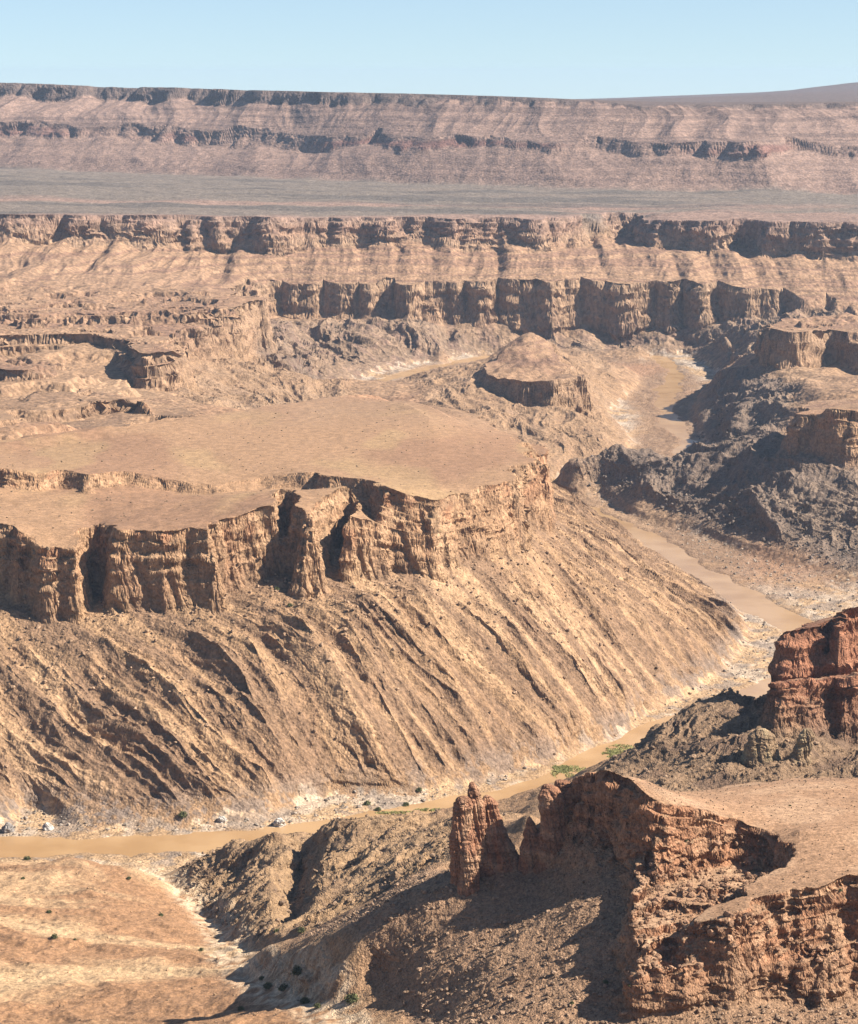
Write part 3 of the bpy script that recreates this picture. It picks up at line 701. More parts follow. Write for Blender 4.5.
# ------------------------------------------------------------------ objects
scene = bpy.context.scene
coll = scene.collection
def tag(o, label, cat, kind=None, group=None):
    o['label'] = label; o['category'] = cat
    if kind: o['kind'] = kind
    if group: o['group'] = group
    return o

def mesh_np(name, V, quads, col=None, mat=None, smooth=False, k=4):
    me = bpy.data.meshes.new(name)
    me.vertices.add(len(V)); me.vertices.foreach_set('co', np.ascontiguousarray(V, f32).ravel())
    n = len(quads)
    me.loops.add(n * k); me.loops.foreach_set('vertex_index', np.ascontiguousarray(quads, np.int32).ravel())
    me.polygons.add(n); me.polygons.foreach_set('loop_start', np.arange(0, n * k, k, dtype=np.int32))
    me.polygons.foreach_set('loop_total', np.full(n, k, np.int32))
    me.polygons.foreach_set('use_smooth', np.full(n, smooth))
    if col is not None:
        at = me.attributes.new('rock_colour', 'FLOAT_COLOR', 'POINT')
        c4 = np.ones((len(V), 4), f32); c4[:, :3] = col
        at.data.foreach_set('color', c4.ravel())
    me.update(calc_edges=True)
    o = bpy.data.objects.new(name, me); coll.objects.link(o)
    if mat: me.materials.append(mat)
    return o

def rock_material(name, s1=.35, s2=.09, bump=.6, rough=.93, dist=.6, tint=1.0):
    m = bpy.data.materials.new(name); m.use_nodes = True
    nt = m.node_tree; N_, L_ = nt.nodes, nt.links
    bs = N_['Principled BSDF']; bs.inputs['Roughness'].default_value = rough
    bs.inputs['Specular IOR Level'].default_value = .15
    at = N_.new('ShaderNodeAttribute'); at.attribute_name = 'rock_colour'
    tc = N_.new('ShaderNodeTexCoord')
    n1 = N_.new('ShaderNodeTexNoise'); n1.inputs['Scale'].default_value = s1; n1.inputs['Detail'].default_value = 6; n1.inputs['Roughness'].default_value = .65
    n2_ = N_.new('ShaderNodeTexNoise'); n2_.inputs['Scale'].default_value = s2; n2_.inputs['Detail'].default_value = 5; n2_.inputs['Roughness'].default_value = .6
    L_.new(tc.outputs['Object'], n1.inputs['Vector']); L_.new(tc.outputs['Object'], n2_.inputs['Vector'])
    mr = N_.new('ShaderNodeMapRange'); mr.inputs['From Min'].default_value = .3; mr.inputs['From Max'].default_value = .7
    mr.inputs['To Min'].default_value = .78 * tint; mr.inputs['To Max'].default_value = 1.2 * tint
    L_.new(n1.outputs['Fac'], mr.inputs['Value'])
    mm = N_.new('ShaderNodeVectorMath'); mm.operation = 'SCALE'
    vo = N_.new('ShaderNodeTexVoronoi'); vo.inputs['Scale'].default_value = s1 * .9; L_.new(tc.outputs['Object'], vo.inputs['Vector'])
    sp = N_.new('ShaderNodeSeparateColor'); L_.new(vo.outputs['Color'], sp.inputs['Color'])
    m2 = N_.new('ShaderNodeMapRange'); m2.inputs['To Min'].default_value = .74; m2.inputs['To Max'].default_value = 1.26; L_.new(sp.outputs['Red'], m2.inputs['Value'])
    ml = N_.new('ShaderNodeMath'); ml.operation = 'MULTIPLY'; L_.new(mr.outputs['Result'], ml.inputs[0]); L_.new(m2.outputs['Result'], ml.inputs[1])
    L_.new(at.outputs['Color'], mm.inputs[0]); L_.new(ml.outputs[0], mm.inputs['Scale'])
    L_.new(mm.outputs['Vector'], bs.inputs['Base Color'])
    ad = N_.new('ShaderNodeMath'); ad.operation = 'MULTIPLY_ADD'; ad.inputs[1].default_value = .35
    L_.new(n1.outputs['Fac'], ad.inputs[0]); L_.new(n2_.outputs['Fac'], ad.inputs[2])
    a2 = N_.new('ShaderNodeMath'); a2.operation = 'MULTIPLY_ADD'; a2.inputs[1].default_value = -.3
    L_.new(vo.outputs['Distance'], a2.inputs[0]); L_.new(ad.outputs[0], a2.inputs[2]); ad = a2
    bp = N_.new('ShaderNodeBump'); bp.inputs['Strength'].default_value = bump; bp.inputs['Distance'].default_value = dist
    L_.new(ad.outputs[0], bp.inputs['Height']); L_.new(bp.outputs['Normal'], bs.inputs['Normal'])
    return m
M_NEAR = rock_material('near_rock', 1.3, .35, 1, dist=1.6)
M_SOIL = rock_material('desert_soil', 1.1, .2, .55, dist=.7)
M_MID = rock_material('canyon_rock', .55, .14, 1, dist=2.2)
M_FAR = rock_material('distant_rock', .17, .045, 1, dist=4.0)

# split the sheet into named pieces of the setting
xc = FF
reg = np.zeros(NR * NC, np.int8)
names = ['slopes', 'river_flats', 'mesa', 'hillside', 'canyon_wall', 'plain', 'plateau', 'dark_ridge', 'rock_butte', 'promontory', 'outcrop', 'rocky_hill', 'soil_swells', 'desert_slope', 'rock_steps', 'mountain']
yy, xx = Yr, Xr
reg[:] = 13
reg[yy > 2300] = 4
reg[FF['rib'] > .5] = 3
reg[(FF['dark'] > .5)] = 7
reg[(FF['but'] > .5)] = 8
reg[(FF['hill'] > .5)] = 11
reg[(FF['out'] > .5)] = 10
reg[(FF['left'] > .5)] = 12
reg[(FF['c1'] > .3) & (yy < 1150)] = 9
reg[(FF['c1'] > .3) & (yy > 1150) & (yy < 1550)] = 10
reg[(FF['c1'] > .3) & (yy > 1600) & (yy < 2740) & (xx < 350)] = 2
reg[((FF['c1'] > .3) | (FF['c2'] > .3)) & (yy > 2600) & (yy < 3750) & (xx > 400)] = 14
reg[(FF['c1'] > .3) & (np.abs(yy - 3700) < 330) & (xx > 50) & (xx < 260)] = 8
reg[(FF['flat'] > .6)] = 1
reg[(FF['c2'] > .6) & (yy > 4400) & (FF['plain'] > .5)] = 5
reg[(FF['c2'] > .6) & (yy > 4400) & (FF['plain'] <= .5)] = 6
reg[(FF['c4'] > .5) & (yy > 9800)] = 15
LAB = {
 1: ('riverbed', 'pale gravel and sand flats along the muddy river', 'riverbed'),
 2: ('mesa', 'broad flat-topped mesa with orange two-tier cliffs inside the river bend', 'mesa'),
 3: ('hillside', 'brown streaked rocky slope falling from the mesa cliffs to the river', 'slope'),
 4: ('canyon_wall', 'long layered canyon wall with buttressed cliff band beyond the river', 'canyon wall'),
 5: ('plain', 'flat grey desert plain between the canyon rim and high plateau', 'plain'),
 6: ('plateau', 'long pinkish plateau scarp with dark cap rock on the skyline', 'plateau'),
 7: ('ridge', 'dark rugged rock ridge and slopes beside the distant river', 'ridge'),
 8: ('butte', 'small flat-topped butte on a brown spur between two river channels', 'butte'),
 9: ('promontory', 'rust coloured cliff promontory with smooth brown top, nearest the viewer', 'promontory'),
 10: ('outcrop', 'dark red blocky outcrop above a shadowed brown slope beside the river', 'outcrop'),
 11: ('hill', 'rough brown hill with black shadowed hollows between wash and river', 'hill'),
 12: ('soil_slope', 'smooth orange and yellow soil swells with few shrubs', 'slope'),
 13: ('rubble_slope', 'stony brown slope below the rust coloured cliffs', 'slope'),
 14: ('rock_terrace', 'stepped tan cliffs and benches above the dark slopes', 'terrace'),
 15: ('mountain', 'low grey hill rising gently on the skyline behind the plateau', 'mountain'),
}
R2 = reg.reshape(NR, NC)
i, j = np.mgrid[0:NR - 1, 0:NC - 1]
v00 = (i * NC + j).ravel()
quads = np.stack([v00, v00 + 1, v00 + NC + 1, v00 + NC], 1)
fr = R2[:-1, :-1].ravel()
V = np.stack([Xd, Yd, Zd], 1)
for r in range(1, 16):
    q = quads[fr == r]
    if not len(q): continue
    used = np.unique(q)
    remap = np.zeros(NR * NC, np.int32); remap[used] = np.arange(len(used))
    mat = M_NEAR if r in (9, 10, 11, 12, 13) else (M_FAR if r in (4, 5, 6, 15) else M_MID)
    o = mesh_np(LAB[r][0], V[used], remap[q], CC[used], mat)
    tag(o, LAB[r][1], LAB[r][2], 'structure')
    if r in (2, 9, 12):
        o.data.materials.append(M_SOIL)
        g_ = np.ones(len(q), bool) if r == 12 else (np.maximum(FF['c1'], FF['c2'])[q[:, 0]] > .97) & (N[q[:, 0], 2] > .93)
        o.data.polygons.foreach_set('material_index', g_.astype(np.int32)); o.data.update()
print('mesh', round(time.time() - T0, 1))

# ------------------------------------------------------------------ river water
rs = smooth_line(river_w, 10)
tang = np.gradient(rs[:, :2], axis=0); tang /= np.linalg.norm(tang, axis=1, keepdims=True)
nor = np.stack([-tang[:, 1], tang[:, 0]], 1)
wv = []; wf = []
for k, (p, n) in enumerate(zip(rs, nor)):
    for s in (-1, -.5, 0, .5, 1): wv.append((p[0] + n[0] * s * 34, p[1] + n[1] * s * 34, 0.0))
for k in range(len(rs) - 1):
    for s in range(4): a = k * 5 + s; wf.append((a, a + 5, a + 6, a + 1))
wm = bpy.data.materials.new('muddy_water'); wm.use_nodes = True
nt = wm.node_tree; bs = nt.nodes['Principled BSDF']
bs.inputs['Roughness'].default_value = .22; bs.inputs['Specular IOR Level'].default_value = .2
tc = nt.nodes.new('ShaderNodeTexCoord'); nn = nt.nodes.new('ShaderNodeTexNoise'); nn.inputs['Scale'].default_value = .02; nn.inputs['Detail'].default_value = 4
nt.links.new(tc.outputs['Object'], nn.inputs['Vector'])
cr = nt.nodes.new('ShaderNodeValToRGB'); cr.color_ramp.elements[0].position = .38; cr.color_ramp.elements[1].position = .6
cr.color_ramp.elements[0].color = (.30, .18, .085, 1); cr.color_ramp.elements[1].color = (.37, .235, .12, 1)
nt.links.new(nn.outputs['Fac'], cr.inputs['Fac']); nt.links.new(cr.outputs['Color'], bs.inputs['Base Color'])
n5 = nt.nodes.new('ShaderNodeTexNoise'); n5.inputs['Scale'].default_value = .8; nt.links.new(tc.outputs['Object'], n5.inputs['Vector'])
bp = nt.nodes.new('ShaderNodeBump'); bp.inputs['Strength'].default_value = .15; bp.inputs['Distance'].default_value = .2
nt.links.new(n5.outputs['Fac'], bp.inputs['Height']); nt.links.new(bp.outputs['Normal'], bs.inputs['Normal'])
wo = mesh_np('river', np.array(wv), np.array(wf), None, wm)
tag(wo, 'muddy ochre river winding along the canyon floor', 'river', 'structure')

# ------------------------------------------------------------------ free standing rock, stones and plants
def Hs(x, y):
    return height(np.atleast_1d(np.asarray(x, f32)), np.atleast_1d(np.asarray(y, f32)))
def ground_at(px, py, far=9000):
    """the spot of ground seen in that direction"""
    rx, ry, rz = ray(px, py)
    d = np.exp(np.linspace(math.log(620), math.log(far), 5000))
    zz = Hs(rx / ry * d, d); zr = CAMZ + rz / ry * d
    k = int(np.argmax(zz >= zr))
    return float(rx / ry * d[k]), float(d[k]), float(zz[k])

def rock_column(rings, d, seed, depth=.8, nz_=110, nt_=96):
    """pillar of jointed rock, outline given as (px left, px right, py) at distance d"""
    R_ = np.array([(P(a, c, d=d)[0], P(b, c, d=d)[0], P(a, c, d=d)[2]) for a, b, c in rings])
    t = np.linspace(0, len(R_) - 1, nz_); k = np.minimum(t.astype(int), len(R_) - 2); f = (t - k)[:, None]
    Q = R_[k] * (1 - f) + R_[k + 1] * f
    hw = (Q[:, 1] - Q[:, 0]) / 2; cx = (Q[:, 1] + Q[:, 0]) / 2; zz = Q[:, 2]
    th = np.linspace(0, 2 * np.pi, nt_, endpoint=False)
    e = .8
    ct, st_ = np.cos(th), np.sin(th)
    ux = np.sign(ct) * np.abs(ct) ** e; uy = np.sign(st_) * np.abs(st_) ** e
    Xc = cx[:, None] + hw[:, None] * ux; Yc = d + hw[:, None] * depth * uy; Zc = np.repeat(zz[:, None], nt_, 1)
    nx, ny = np.repeat(ct[None], nz_, 0), np.repeat(st_[None], nz_, 0)
    x, y, z = (a.ravel().astype(f32) for a in (Xc, Yc, Zc))
    dsp = np.zeros(x.shape, f32)
    for lam, am in ((14, 1.5), (7, 1.1), (3.6, .8), (1.8, .5), (.9, .25)):
        a = n3(x / lam, y / lam, z / lam * .6, seed); jt = np.abs(n2((x + .2 * z) / lam * .9, y / lam * .9, seed + 5))
        bed = bedstep(z / lam * 1.6 + n2(x / lam * .3, y / lam * .3, seed) + lam * 31.7)
        dsp += am * (.6 * a + .75 * bed - (1 - sst(0, .14, jt)) * .5)
    fade = np.repeat(np.clip(hw / 4, .15, 1)[:, None], nt_, 1).ravel()
    x = x + nx.ravel() * dsp * fade; y = y + ny.ravel() * dsp * fade
    V = np.stack([x, y, z], 1)
    Vt = np.array([[cx[0], d, zz[0] + .6]]); V = np.vstack([V, Vt])
    i, j = np.mgrid[0:nz_ - 1, 0:nt_]; j2 = (j + 1) % nt_
    q = np.stack([(i * nt_ + j).ravel(), ((i + 1) * nt_ + j).ravel(), ((i + 1) * nt_ + j2).ravel(), (i * nt_ + j2).ravel()], 1)
    jj = np.arange(nt_); cap = np.stack([np.full(nt_, nz_ * nt_), jj, (jj + 1) % nt_, (jj + 1) % nt_], 1)
    return V, q, cap[:, :3]
def column_object(name, lobes, mat, base, hi):
    VV, QQ, n0 = [], [], 0
    for rings, d, seed, dep in lobes:
        V_, q_, c_ = rock_column(rings, d, seed, dep)
        tri = np.vstack([np.stack([q_[:, 0], q_[:, 1], q_[:, 2]], 1), np.stack([q_[:, 0], q_[:, 2], q_[:, 3]], 1), c_])
        VV.append(V_); QQ.append(tri + n0); n0 += len(V_)
    V_ = np.vstack(VV).astype(f32); T_ = np.vstack(QQ)
    a = n2(V_[:, 0] / 6, V_[:, 2] / 9, 400); b = n2(V_[:, 2] / 1.8, V_[:, 0] / 30, 401)
    c = np.array(base)[None] * (1 - sst(-.1, .5, a)[:, None]) + np.array(hi)[None] * sst(-.1, .5, a)[:, None]
    c = c * (1 + .3 * np.clip(b, -.6, .6))[:, None]
    return mesh_np(name, V_, T_, c * .74, mat, k=3)
RED, RUST = (.34, .17, .10), (.47, .28, .17)
o = column_object('rock_pinnacle', [
    ([(469, 475, 783), (467, 480, 789), (465, 484, 800), (464, 487, 830), (462, 490, 860), (460, 494, 890), (460, 494, 910)], 958, 3, .9),
    ([(459, 468, 797), (454, 472, 802), (451, 474, 812), (450, 475, 850), (449, 478, 876), (448, 480, 905)], 955, 5, .9),
    ([(483, 491, 796), (480, 498, 804), (480, 503, 824), (477, 509, 840), (474, 517, 852), (470, 525, 866), (466, 530, 890)], 962, 8, .8),
    ([(462, 472, 842), (460, 476, 850), (458, 480, 868), (456, 482, 900)], 948, 12, 1.)], M_NEAR, RED, RUST)
tag(o, 'tall free-standing red rock spire with a notched double top', 'rock pinnacle', group='rock pinnacles on the ridge')
o = column_object('rock_pinnacle', [([(527, 532, 818), (525, 537, 824), (523, 542, 840), (520, 546, 862), (516, 552, 890), (514, 554, 905)], 957, 21, .9)], M_NEAR, RED, RUST)
tag(o, 'smallest pointed red rock fang, between the spire and the cliff', 'rock pinnacle', group='rock pinnacles on the ridge')
o = column_object('rock_pinnacle', [
    ([(543, 552, 785), (540, 560, 790), (539, 566, 803), (538, 568, 830), (536, 571, 850), (531, 576, 875), (528, 580, 905)], 955, 33, .9),
    ([(556, 568, 781), (555, 574, 790), (556, 578, 815), (556, 580, 850), (554, 584, 890)], 962, 37, .9)], M_NEAR, RED, RUST)
tag(o, 'square-topped red rock tower leaning against the left end of the cliff', 'rock pinnacle', group='rock pinnacles on the ridge')
o = column_object('leaning_rock', [([(755, 766, 729), (748, 774, 735), (744, 780, 748), (741, 783, 764), (738, 786, 785), (736, 788, 805)], 1238, 44, .9)], M_NEAR, (.30, .20, .12), (.40, .29, .17))
tag(o, 'rounded tan rock knob below the dark red outcrop, left one of two', 'rock', group='rock knobs below the outcrop')
o = column_object('leaning_rock', [([(803, 812, 729), (798, 815, 736), (792, 812, 750), (783, 808, 766), (776, 806, 785), (774, 806, 805)], 1232, 49, .9)], M_NEAR, (.30, .20, .12), (.40, .29, .17))
tag(o, 'leaning tan rock knob below the dark red outcrop, right one of two', 'rock', group='rock knobs below the outcrop')

# stones
ICO = []
ph = (1 + 5 ** .5) / 2
for a, b in ((1, ph), (-1, ph), (1, -ph), (-1, -ph)): ICO += [(0, a, b), (a, b, 0), (b, 0, a)]
ICO = np.array(ICO) / math.hypot(1, ph)
from mathutils import Vector
import bmesh
_b = bmesh.new(); [_b.verts.new(v) for v in ICO]; bmesh.ops.convex_hull(_b, input=_b.verts[:]); _b.verts.index_update()
ICOV = np.array([v.co[:] for v in _b.verts]); ICOF = np.array([[v.index for v in f.verts] for f in _b.faces]); _b.free()
def stones(name, label, x, y, size, col, mat, sink=.25):
    n = len(x); z = Hs(x, y)
    sc_ = size[:, None, None] * .5
    ax = .65 + .7 * rng.rand(n, 1, 3); ax[:, :, 2] *= .8
    jit = 1 + .28 * (rng.rand(n, 12, 1) - .5) * 2
    ang = rng.rand(n) * 6.28; ca, sa = np.cos(ang)[:, None], np.sin(ang)[:, None]
    v = ICOV[None] * jit * ax * sc_
    vx = v[..., 0] * ca - v[..., 1] * sa; vy = v[..., 0] * sa + v[..., 1] * ca
    V_ = np.stack([vx + x[:, None], vy + y[:, None], v[..., 2] + (z + size * (.5 - sink) * .6)[:, None]], -1).reshape(-1, 3)
    F_ = (ICOF[None] + (np.arange(n) * 12)[:, None, None]).reshape(-1, 3)
    c = np.repeat(np.array(col)[None] * (.7 + .6 * rng.rand(n, 1)), 12, 0) * .74
    o = mesh_np(name, V_, F_, c, mat, k=3)
    tag(o, label, 'rubble', 'stuff'); return o
def scatter(n, ulo, uhi, ylo, yhi, keep):
    u = rng.uniform(ulo, uhi, n * 6); y = np.exp(rng.uniform(math.log(ylo), math.log(yhi), n * 6)); x = u * y
    F = sample(x.astype(f32), y.astype(f32)); m = keep(F, x, y)
    return x[m][:n], y[m][:n]
def sizes(n, lo, hi): return lo * (hi / lo) ** (rng.rand(n) ** 2.6)
x, y = scatter(5200, -.06, .18, 790, 1060, lambda F, x, y: (F['prom'] > .6) & (F['S1'] > 1))
stones('rubble', 'loose brown stones strewn over the slope below the rust cliffs', x, y, sizes(len(x), .4, 2.1), (.36, .24, .16), M_NEAR)
x, y = scatter(500, -.19, -.02, 900, 1500, lambda F, x, y: (F['left'] > .6))
stones('rubble', 'scattered small stones on the orange soil swells', x, y, sizes(len(x), .4, 1.7), (.42, .27, .16), M_NEAR)
x, y = scatter(3200, -.15, .16, 1080, 1550, lambda F, x, y: ((F['hill'] + F['out']) > .6) & (F['S1'] > 1))
stones('rubble', 'broken brown stones on the rough hill beside the wash', x, y, sizes(len(x), .6, 3.5), (.30, .20, .13), M_NEAR)
x, y = scatter(3800, -.19, .15, 1600, 2200, lambda F, x, y: (F['rib'] > .6) & (F['S1'] < 8 + 150 * rng.rand(len(x)) ** 3) & (F['S1'] > 2))
stones('rubble', 'fallen orange blocks on the slope under the mesa cliffs', x, y, sizes(len(x), .7, 3.6), (.38, .25, .16), M_MID)
x, y = scatter(7000, -.19, .19, 1560, 3300, lambda F, x, y: (F['B'] < 6) & (F['DR'] > 27))
stones('rubble', 'pale and grey boulders littering the river banks', x, y, sizes(len(x), .7, 3.4), (.36, .295, .235), M_MID)
x, y = scatter(1500, .04, .19, 2420, 3500, lambda F, x, y: (F['dark'] > .6) & (F['B'] < 40))
stones('rubble', 'dark broken rocks at the foot of the rugged ridge', x, y, sizes(len(x), 1.2, 5), (.20, .155, .125), M_MID)

x, y = scatter(1000, -.19, .06, 1850, 2650, lambda F, x, y: (F['S2'] < -14) | ((F['S1'] < -14) & (F['S2'] > 5)))
stones('rubble', 'small dark stones and tussocks dotted over the mesa top', x, y, sizes(len(x), .5, 1.9), (.23, .165, .105), M_MID)
x, y = scatter(1800, .05, .19, 850, 1060, lambda F, x, y: (F['S2'] < -4))
stones('rubble', 'small stones dotted over the promontory top', x, y, sizes(len(x), .2, .9), (.25, .17, .11), M_NEAR)
x, y = scatter(1500, .06, .19, 835, 1000, lambda F, x, y: (F['S1'] < -2) & (F['S2'] > 0))
stones('rubble', 'broken rust blocks on the ledges of the promontory', x, y, sizes(len(x), .5, 3.2), (.36, .21, .13), M_NEAR)

def boulder(px, py, size, col, label, mat, group):
    x, y, z = ground_at(px, py)
    bm = bmesh.new(); bmesh.ops.create_icosphere(bm, subdivisions=4, radius=1)
    v = np.array([q.co[:] for q in bm.verts], f32); sd_ = int(px) % 50
    dsp = 1 + .5 * n3(v[:, 0] * 1.1, v[:, 1] * 1.1, v[:, 2] * 1.1, sd_) + .22 * n3(v[:, 0] * 3, v[:, 1] * 3, v[:, 2] * 3, sd_) - .12 * (1 - sst(0, .15, np.abs(n3(v[:, 0] * 1.7, v[:, 1] * 1.7, v[:, 2] * 1.7, sd_ + 3))))
    v = v * dsp[:, None] * np.array([.30, .24, .27]) * size * .8
    f = np.array([[q.index for q in g.verts] for g in bm.faces]); bm.free()
    c = np.repeat(np.array(col)[None] * .74, len(v), 0) * (1 + .25 * n3(v[:, 0] / size * 4, v[:, 1] / size * 4, v[:, 2] / size * 4, 7))[:, None]
    o = mesh_np('boulder', v, f, c, mat, k=3); o.location = (x, y, z + size * .12)
    return tag(o, label, 'boulder', group=group)
WH, GR = (.62, .57, .51), (.30, .27, .25)
gb = 'large boulders on the river bank'
boulder(279, 826, 15, WH, 'white wedge-shaped boulder at the foot of the brown hillside, beside the water', M_MID, gb)
boulder(222, 822, 11, WH, 'upright whitish boulder where the hillside meets the river, second from the wedge', M_MID, gb)
boulder(48, 830, 14, WH, 'pale slab boulder at the water edge where the river meets the photo left', M_MID, gb)
boulder(8, 832, 16, GR, 'grey boulder at the far bank by the left edge of the photo', M_MID, gb)
boulder(160, 880, 4, WH, 'small white boulder at the mouth of the sandy wash', M_NEAR, gb)

# plants
def leaf_mat(name, c):
    m = bpy.data.materials.new(name); m.use_nodes = True; b = m.node_tree.nodes['Principled BSDF']
    n_ = m.node_tree.nodes.new('ShaderNodeTexNoise'); n_.inputs['Scale'].default_value = 3
    t_ = m.node_tree.nodes.new('ShaderNodeTexCoord'); m.node_tree.links.new(t_.outputs['Object'], n_.inputs['Vector'])
    c_ = m.node_tree.nodes.new('ShaderNodeValToRGB'); c_.color_ramp.elements[0].position = .3; c_.color_ramp.elements[1].position = .7
    c_.color_ramp.elements[0].color = tuple(v * .6 for v in c) + (1,); c_.color_ramp.elements[1].color = tuple(v * 1.3 for v in c) + (1,)
    m.node_tree.links.new(n_.outputs['Fac'], c_.inputs['Fac']); m.node_tree.links.new(c_.outputs['Color'], b.inputs['Base Color'])
    b.inputs['Roughness'].default_value = .8; b.inputs['Specular IOR Level'].default_value = .1
    return m
M_LEAF = leaf_mat('shrub_leaf', (.10, .105, .045)); M_STEM = leaf_mat('shrub_stem', (.10, .07, .045)); M_REED = leaf_mat('reed', (.25, .24, .09))
def shrub_proto(seed, n=420):
    g = np.random.RandomState(seed)
    p = g.randn(n, 3); p /= np.linalg.norm(p, axis=1, keepdims=True); p *= (g.rand(n, 1) ** .4)
    lob = 1 + .35 * n3(p[:, 0] * 1.6, p[:, 1] * 1.6, p[:, 2] * 1.6, seed); p *= lob[:, None]
    p[:, 2] = np.abs(p[:, 2]) * .62 + .06; p[:, :2] *= .6
    a = g.randn(n, 3) * .055; b = g.randn(n, 3) * .055
    V_ = np.stack([p - a, p + b, p + a, p - b], 1).reshape(-1, 3); Q_ = np.arange(n * 4).reshape(-1, 4)
    sv, sf = [], []
    for k in range(7):
        t = g.rand() * 6.28; r_ = .15 + .3 * g.rand(); e_ = np.array([math.cos(t) * r_, math.sin(t) * r_, .3 + .2 * g.rand()])
        o_ = len(sv)
        for w_, q_ in ((.03, np.zeros(3)), (.01, e_)):
            for s_ in range(3): sv.append(q_ + np.array([math.cos(s_ * 2.1) * w_, math.sin(s_ * 2.1) * w_, 0]))
        for s_ in range(3): sf.append((o_ + s_, o_ + (s_ + 1) % 3, o_ + 3 + (s_ + 1) % 3, o_ + 3 + s_))
    return V_, Q_, np.array(sv), np.array(sf)
PROTO = []
for sdd in (3, 14, 25): PROTO.append(shrub_proto(sdd))
SHMESH = {}
def shrub(px, py, size, label, kk, group):
    x, y, z = ground_at(px, py)
    e = bpy.data.objects.new('shrub', None); coll.objects.link(e); e.location = (x, y, z - .1); e.scale = (size * .78,) * 3; e.rotation_euler = (0, 0, px * 1.7)
    tag(e, label, 'shrub', group=group)
    if kk not in SHMESH:
        v1, q1, v2, q2 = PROTO[kk]
        f_ = mesh_np('foliage', v1, q1, None, M_LEAF); s_ = mesh_np('stem', v2, q2, None, M_STEM)
        SHMESH[kk] = (f_.data, s_.data); f_.parent = e; s_.parent = e
    else:
        for nm, me in zip(('foliage', 'stem'), SHMESH[kk]):
            o_ = bpy.data.objects.new(nm, me); coll.objects.link(o_); o_.parent = e
    return e
gs = 'desert shrubs'
SH = [(27, 860, 5.0, 'wide dark green shrub on the near river bank by the soil swells'), (23, 879, 2.6, 'small shrub on the crest of the nearest soil swell, close to the bank shrub'),
 (129, 879, 3.0, 'faint olive shrub high on the orange swell facing the river'), (49, 913, 3.2, 'round shrub in the yellow soil band, upper one of a vertical pair'), (54, 938, 3.8, 'larger round shrub in the yellow soil band, lower one of a vertical pair'),
 (75, 940, 1.8, 'tiny shrub just right of the larger round soil-band shrub'), (161, 916, 3.2, 'low grey-green shrub where the orange swell drops to the wash'), (201, 951, 3.0, 'small shrub on the left edge of the pale wash'), (241, 1010, 3.2, 'single shrub on bare soil at the bottom of the picture'),
 (277, 932, 3.4, 'shrub at the foot of the shadowed hollow, left of a brighter one'), (301, 933, 4.2, 'bright green shrub in front of the black hollow in the brown hill'), (298, 975, 6.5, 'tallest green bush in the thicket beside the wash'),
 (268, 988, 4.6, 'olive bush at the left end of the thicket beside the wash'), (283, 990, 4.6, 'olive bush in the middle of the thicket beside the wash'), (262, 980, 3.4, 'upper small bush of the thicket beside the wash'),
 (305, 1003, 4.6, 'olive bush below the tallest one in the thicket'), (318, 1008, 3.4, 'small bush between the thicket and the round wash shrub'), (352, 1002, 6.0, 'round grey-green shrub in the wash below the stony slope'),
 (183, 817, 7.0, 'dark shrub low on the streaked hillside above the river'), (367, 805, 6.0, 'shrub on the sandy far bank, first of a loose row'), (378, 811, 5.0, 'shrub on the sandy far bank just below the first of the row'),
 (406, 806, 5.0, 'shrub alone on the sandy far bank, middle of the row'), (419, 792, 5.0, 'shrub at the hillside foot above the sandy far bank'), (290, 607, 4.5, 'shrub on the slope under the deep cleft in the mesa cliffs'),
 (277, 590, 4.5, 'shrub at the base of the mesa cliff beside the deep cleft'), (783, 849, 1.5, 'small shrub above the pit in the promontory top'), (840, 895, 1.8, 'pale shrub near the rim of the promontory'), (790, 806, 1.3, 'tiny shrub on the smooth crest of the promontory'),
 (606, 984, 2.4, 'shrub on the stony slope left of the front cliff'), (630, 990, 2.2, 'shrub at the very foot of the front cliff corner'), (686, 842, 1.5, 'shrub on the ledges right of the smooth red wall'), (572, 1004, 1.8, 'small shrub low on the stony slope below the red wall')]
for k, (a, b, c, l) in enumerate(SH): shrub(a, b, c, l, k % 3, gs)
def reeds(spots, label, n, h=.75):
    v = []; q = []
    for (a, b, ra, rb) in spots:
        cx, cy, _ = P(a, b, z=.8); rx_ = ra * cy / FOC; ry_ = rb * cy * cy / FOC / CAMZ
        t = rng.rand(n) * 6.28; r_ = np.sqrt(rng.rand(n)); x = cx + np.cos(t) * r_ * rx_; y = cy + np.sin(t) * r_ * ry_
        keep = n2(x / 9, y / 9, 77) > -.25; x, y = x[keep], y[keep]
        z = np.maximum(Hs(x, y), -.1)
        for k in range(len(x)):
            an = rng.rand() * 6.28; w_ = .45; dx, dy = math.cos(an) * w_, math.sin(an) * w_; hh = h * (.5 + rng.rand() * .7); lx, ly = rng.randn(2) * .5
            o_ = len(v); v += [(x[k] - dx, y[k] - dy, z[k]), (x[k] + dx, y[k] + dy, z[k]), (x[k] + lx + dx * .2, y[k] + ly + dy * .2, z[k] + hh), (x[k] + lx - dx * .2, y[k] + ly - dy * .2, z[k] + hh)]
            q.append((o_, o_ + 1, o_ + 2, o_ + 3))
    o = mesh_np('reeds', np.array(v), np.array(q), None, M_REED); tag(o, label, 'reeds', 'stuff')
reeds([(572, 772, 22, 8), (562, 768, 10, 4)], 'bright green reed bed in the shallow river, nearer of two', 1900)
reeds([(622, 749, 17, 6), (612, 753, 10, 4)], 'bright green reed bed in the shallow river, farther of two', 1400)
reeds([(400, 812, 26, 1.5), (432, 809, 18, 1.3)], 'thin strip of reeds along the far water edge', 500, 1.0)
print('things', round(time.time() - T0, 1))

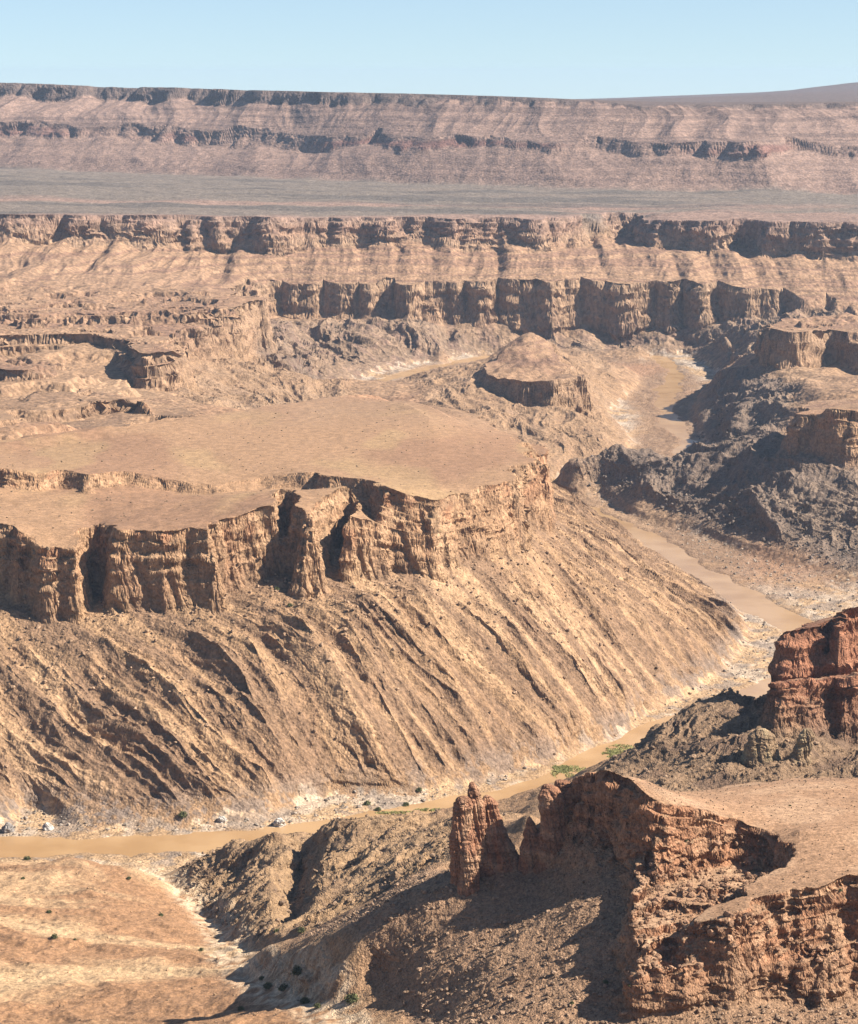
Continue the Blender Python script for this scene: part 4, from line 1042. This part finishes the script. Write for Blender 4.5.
# ------------------------------------------------------------------ camera, light, sky, air
cam = bpy.data.cameras.new('camera'); co = bpy.data.objects.new('camera', cam); coll.objects.link(co)
cam.sensor_fit = 'VERTICAL'; cam.sensor_height = 24.0; cam.lens = FOC / H * 24.0
cam.clip_start = 1; cam.clip_end = 60000
co.location = (0, 0, CAMZ); co.rotation_euler = (math.pi / 2 - PITCH, 0, 0)
scene.camera = co
SUN_EL, SUN_BACK = math.radians(40), math.radians(9)      # sun on the right, a little behind the viewer
sd = (math.cos(SUN_EL) * math.cos(SUN_BACK), -math.cos(SUN_EL) * math.sin(SUN_BACK), math.sin(SUN_EL))
sun = bpy.data.lights.new('sun', 'SUN'); sun.energy = 5.0; sun.angle = math.radians(.5); sun.color = (1, .92, .80)
so = bpy.data.objects.new('sun', sun); coll.objects.link(so)
from mathutils import Vector
so.rotation_euler = Vector(sd).to_track_quat('Z', 'Y').to_euler()
wd = bpy.data.worlds.new('World'); scene.world = wd; wd.use_nodes = True
nt = wd.node_tree; bg = nt.nodes['Background']
sk = nt.nodes.new('ShaderNodeTexSky'); sk.sky_type = 'NISHITA'; sk.sun_disc = False
sk.sun_elevation = SUN_EL; sk.sun_rotation = math.atan2(sd[0], sd[1])
sk.altitude = 1500; sk.air_density = 1.0; sk.dust_density = 1.3; sk.ozone_density = 1.6
tcw = nt.nodes.new('ShaderNodeTexCoord'); mp = nt.nodes.new('ShaderNodeMapping'); mp.inputs['Location'].default_value = (0, 0, .06)
nt.links.new(tcw.outputs['Generated'], mp.inputs['Vector']); nt.links.new(mp.outputs['Vector'], sk.inputs['Vector'])
nt.links.new(sk.outputs['Color'], bg.inputs['Color']); bg.inputs['Strength'].default_value = .062
hz = bpy.data.meshes.new('haze')
x0, x1, y0, y1, z0, z1 = -7500, 7500, -60, 17500, -40, 540
hz.from_pydata([(x0, y0, z0), (x1, y0, z0), (x1, y1, z0), (x0, y1, z0), (x0, y0, z1), (x1, y0, z1), (x1, y1, z1), (x0, y1, z1)], [],
               [(0, 3, 2, 1), (4, 5, 6, 7), (0, 1, 5, 4), (1, 2, 6, 5), (2, 3, 7, 6), (3, 0, 4, 7)])
ho = bpy.data.objects.new('haze', hz); coll.objects.link(ho)
tag(ho, 'thin bluish haze filling the canyon air', 'haze', 'stuff')
hm = bpy.data.materials.new('haze_air'); hm.use_nodes = True
nt = hm.node_tree; nt.nodes.remove(nt.nodes['Principled BSDF'])
pv = nt.nodes.new('ShaderNodeVolumePrincipled'); pv.inputs['Color'].default_value = (.58, .75, 1, 1); pv.inputs['Density'].default_value = 2.0e-5; pv.inputs['Anisotropy'].default_value = .2
nt.links.new(pv.outputs['Volume'], nt.nodes['Material Output'].inputs['Volume'])
hz.materials.append(hm)
scene.view_settings.view_transform = 'Standard'; scene.view_settings.look = 'None'; scene.view_settings.exposure = 1.33; scene.view_settings.gamma = 1
scene.view_settings.use_curve_mapping = False
scene.render.engine = 'CYCLES'
scene.cycles.volume_bounces = 0; scene.cycles.max_bounces = 4; scene.cycles.diffuse_bounces = 1
scene.cycles.use_denoising = True
print('done', round(time.time() - T0, 1))
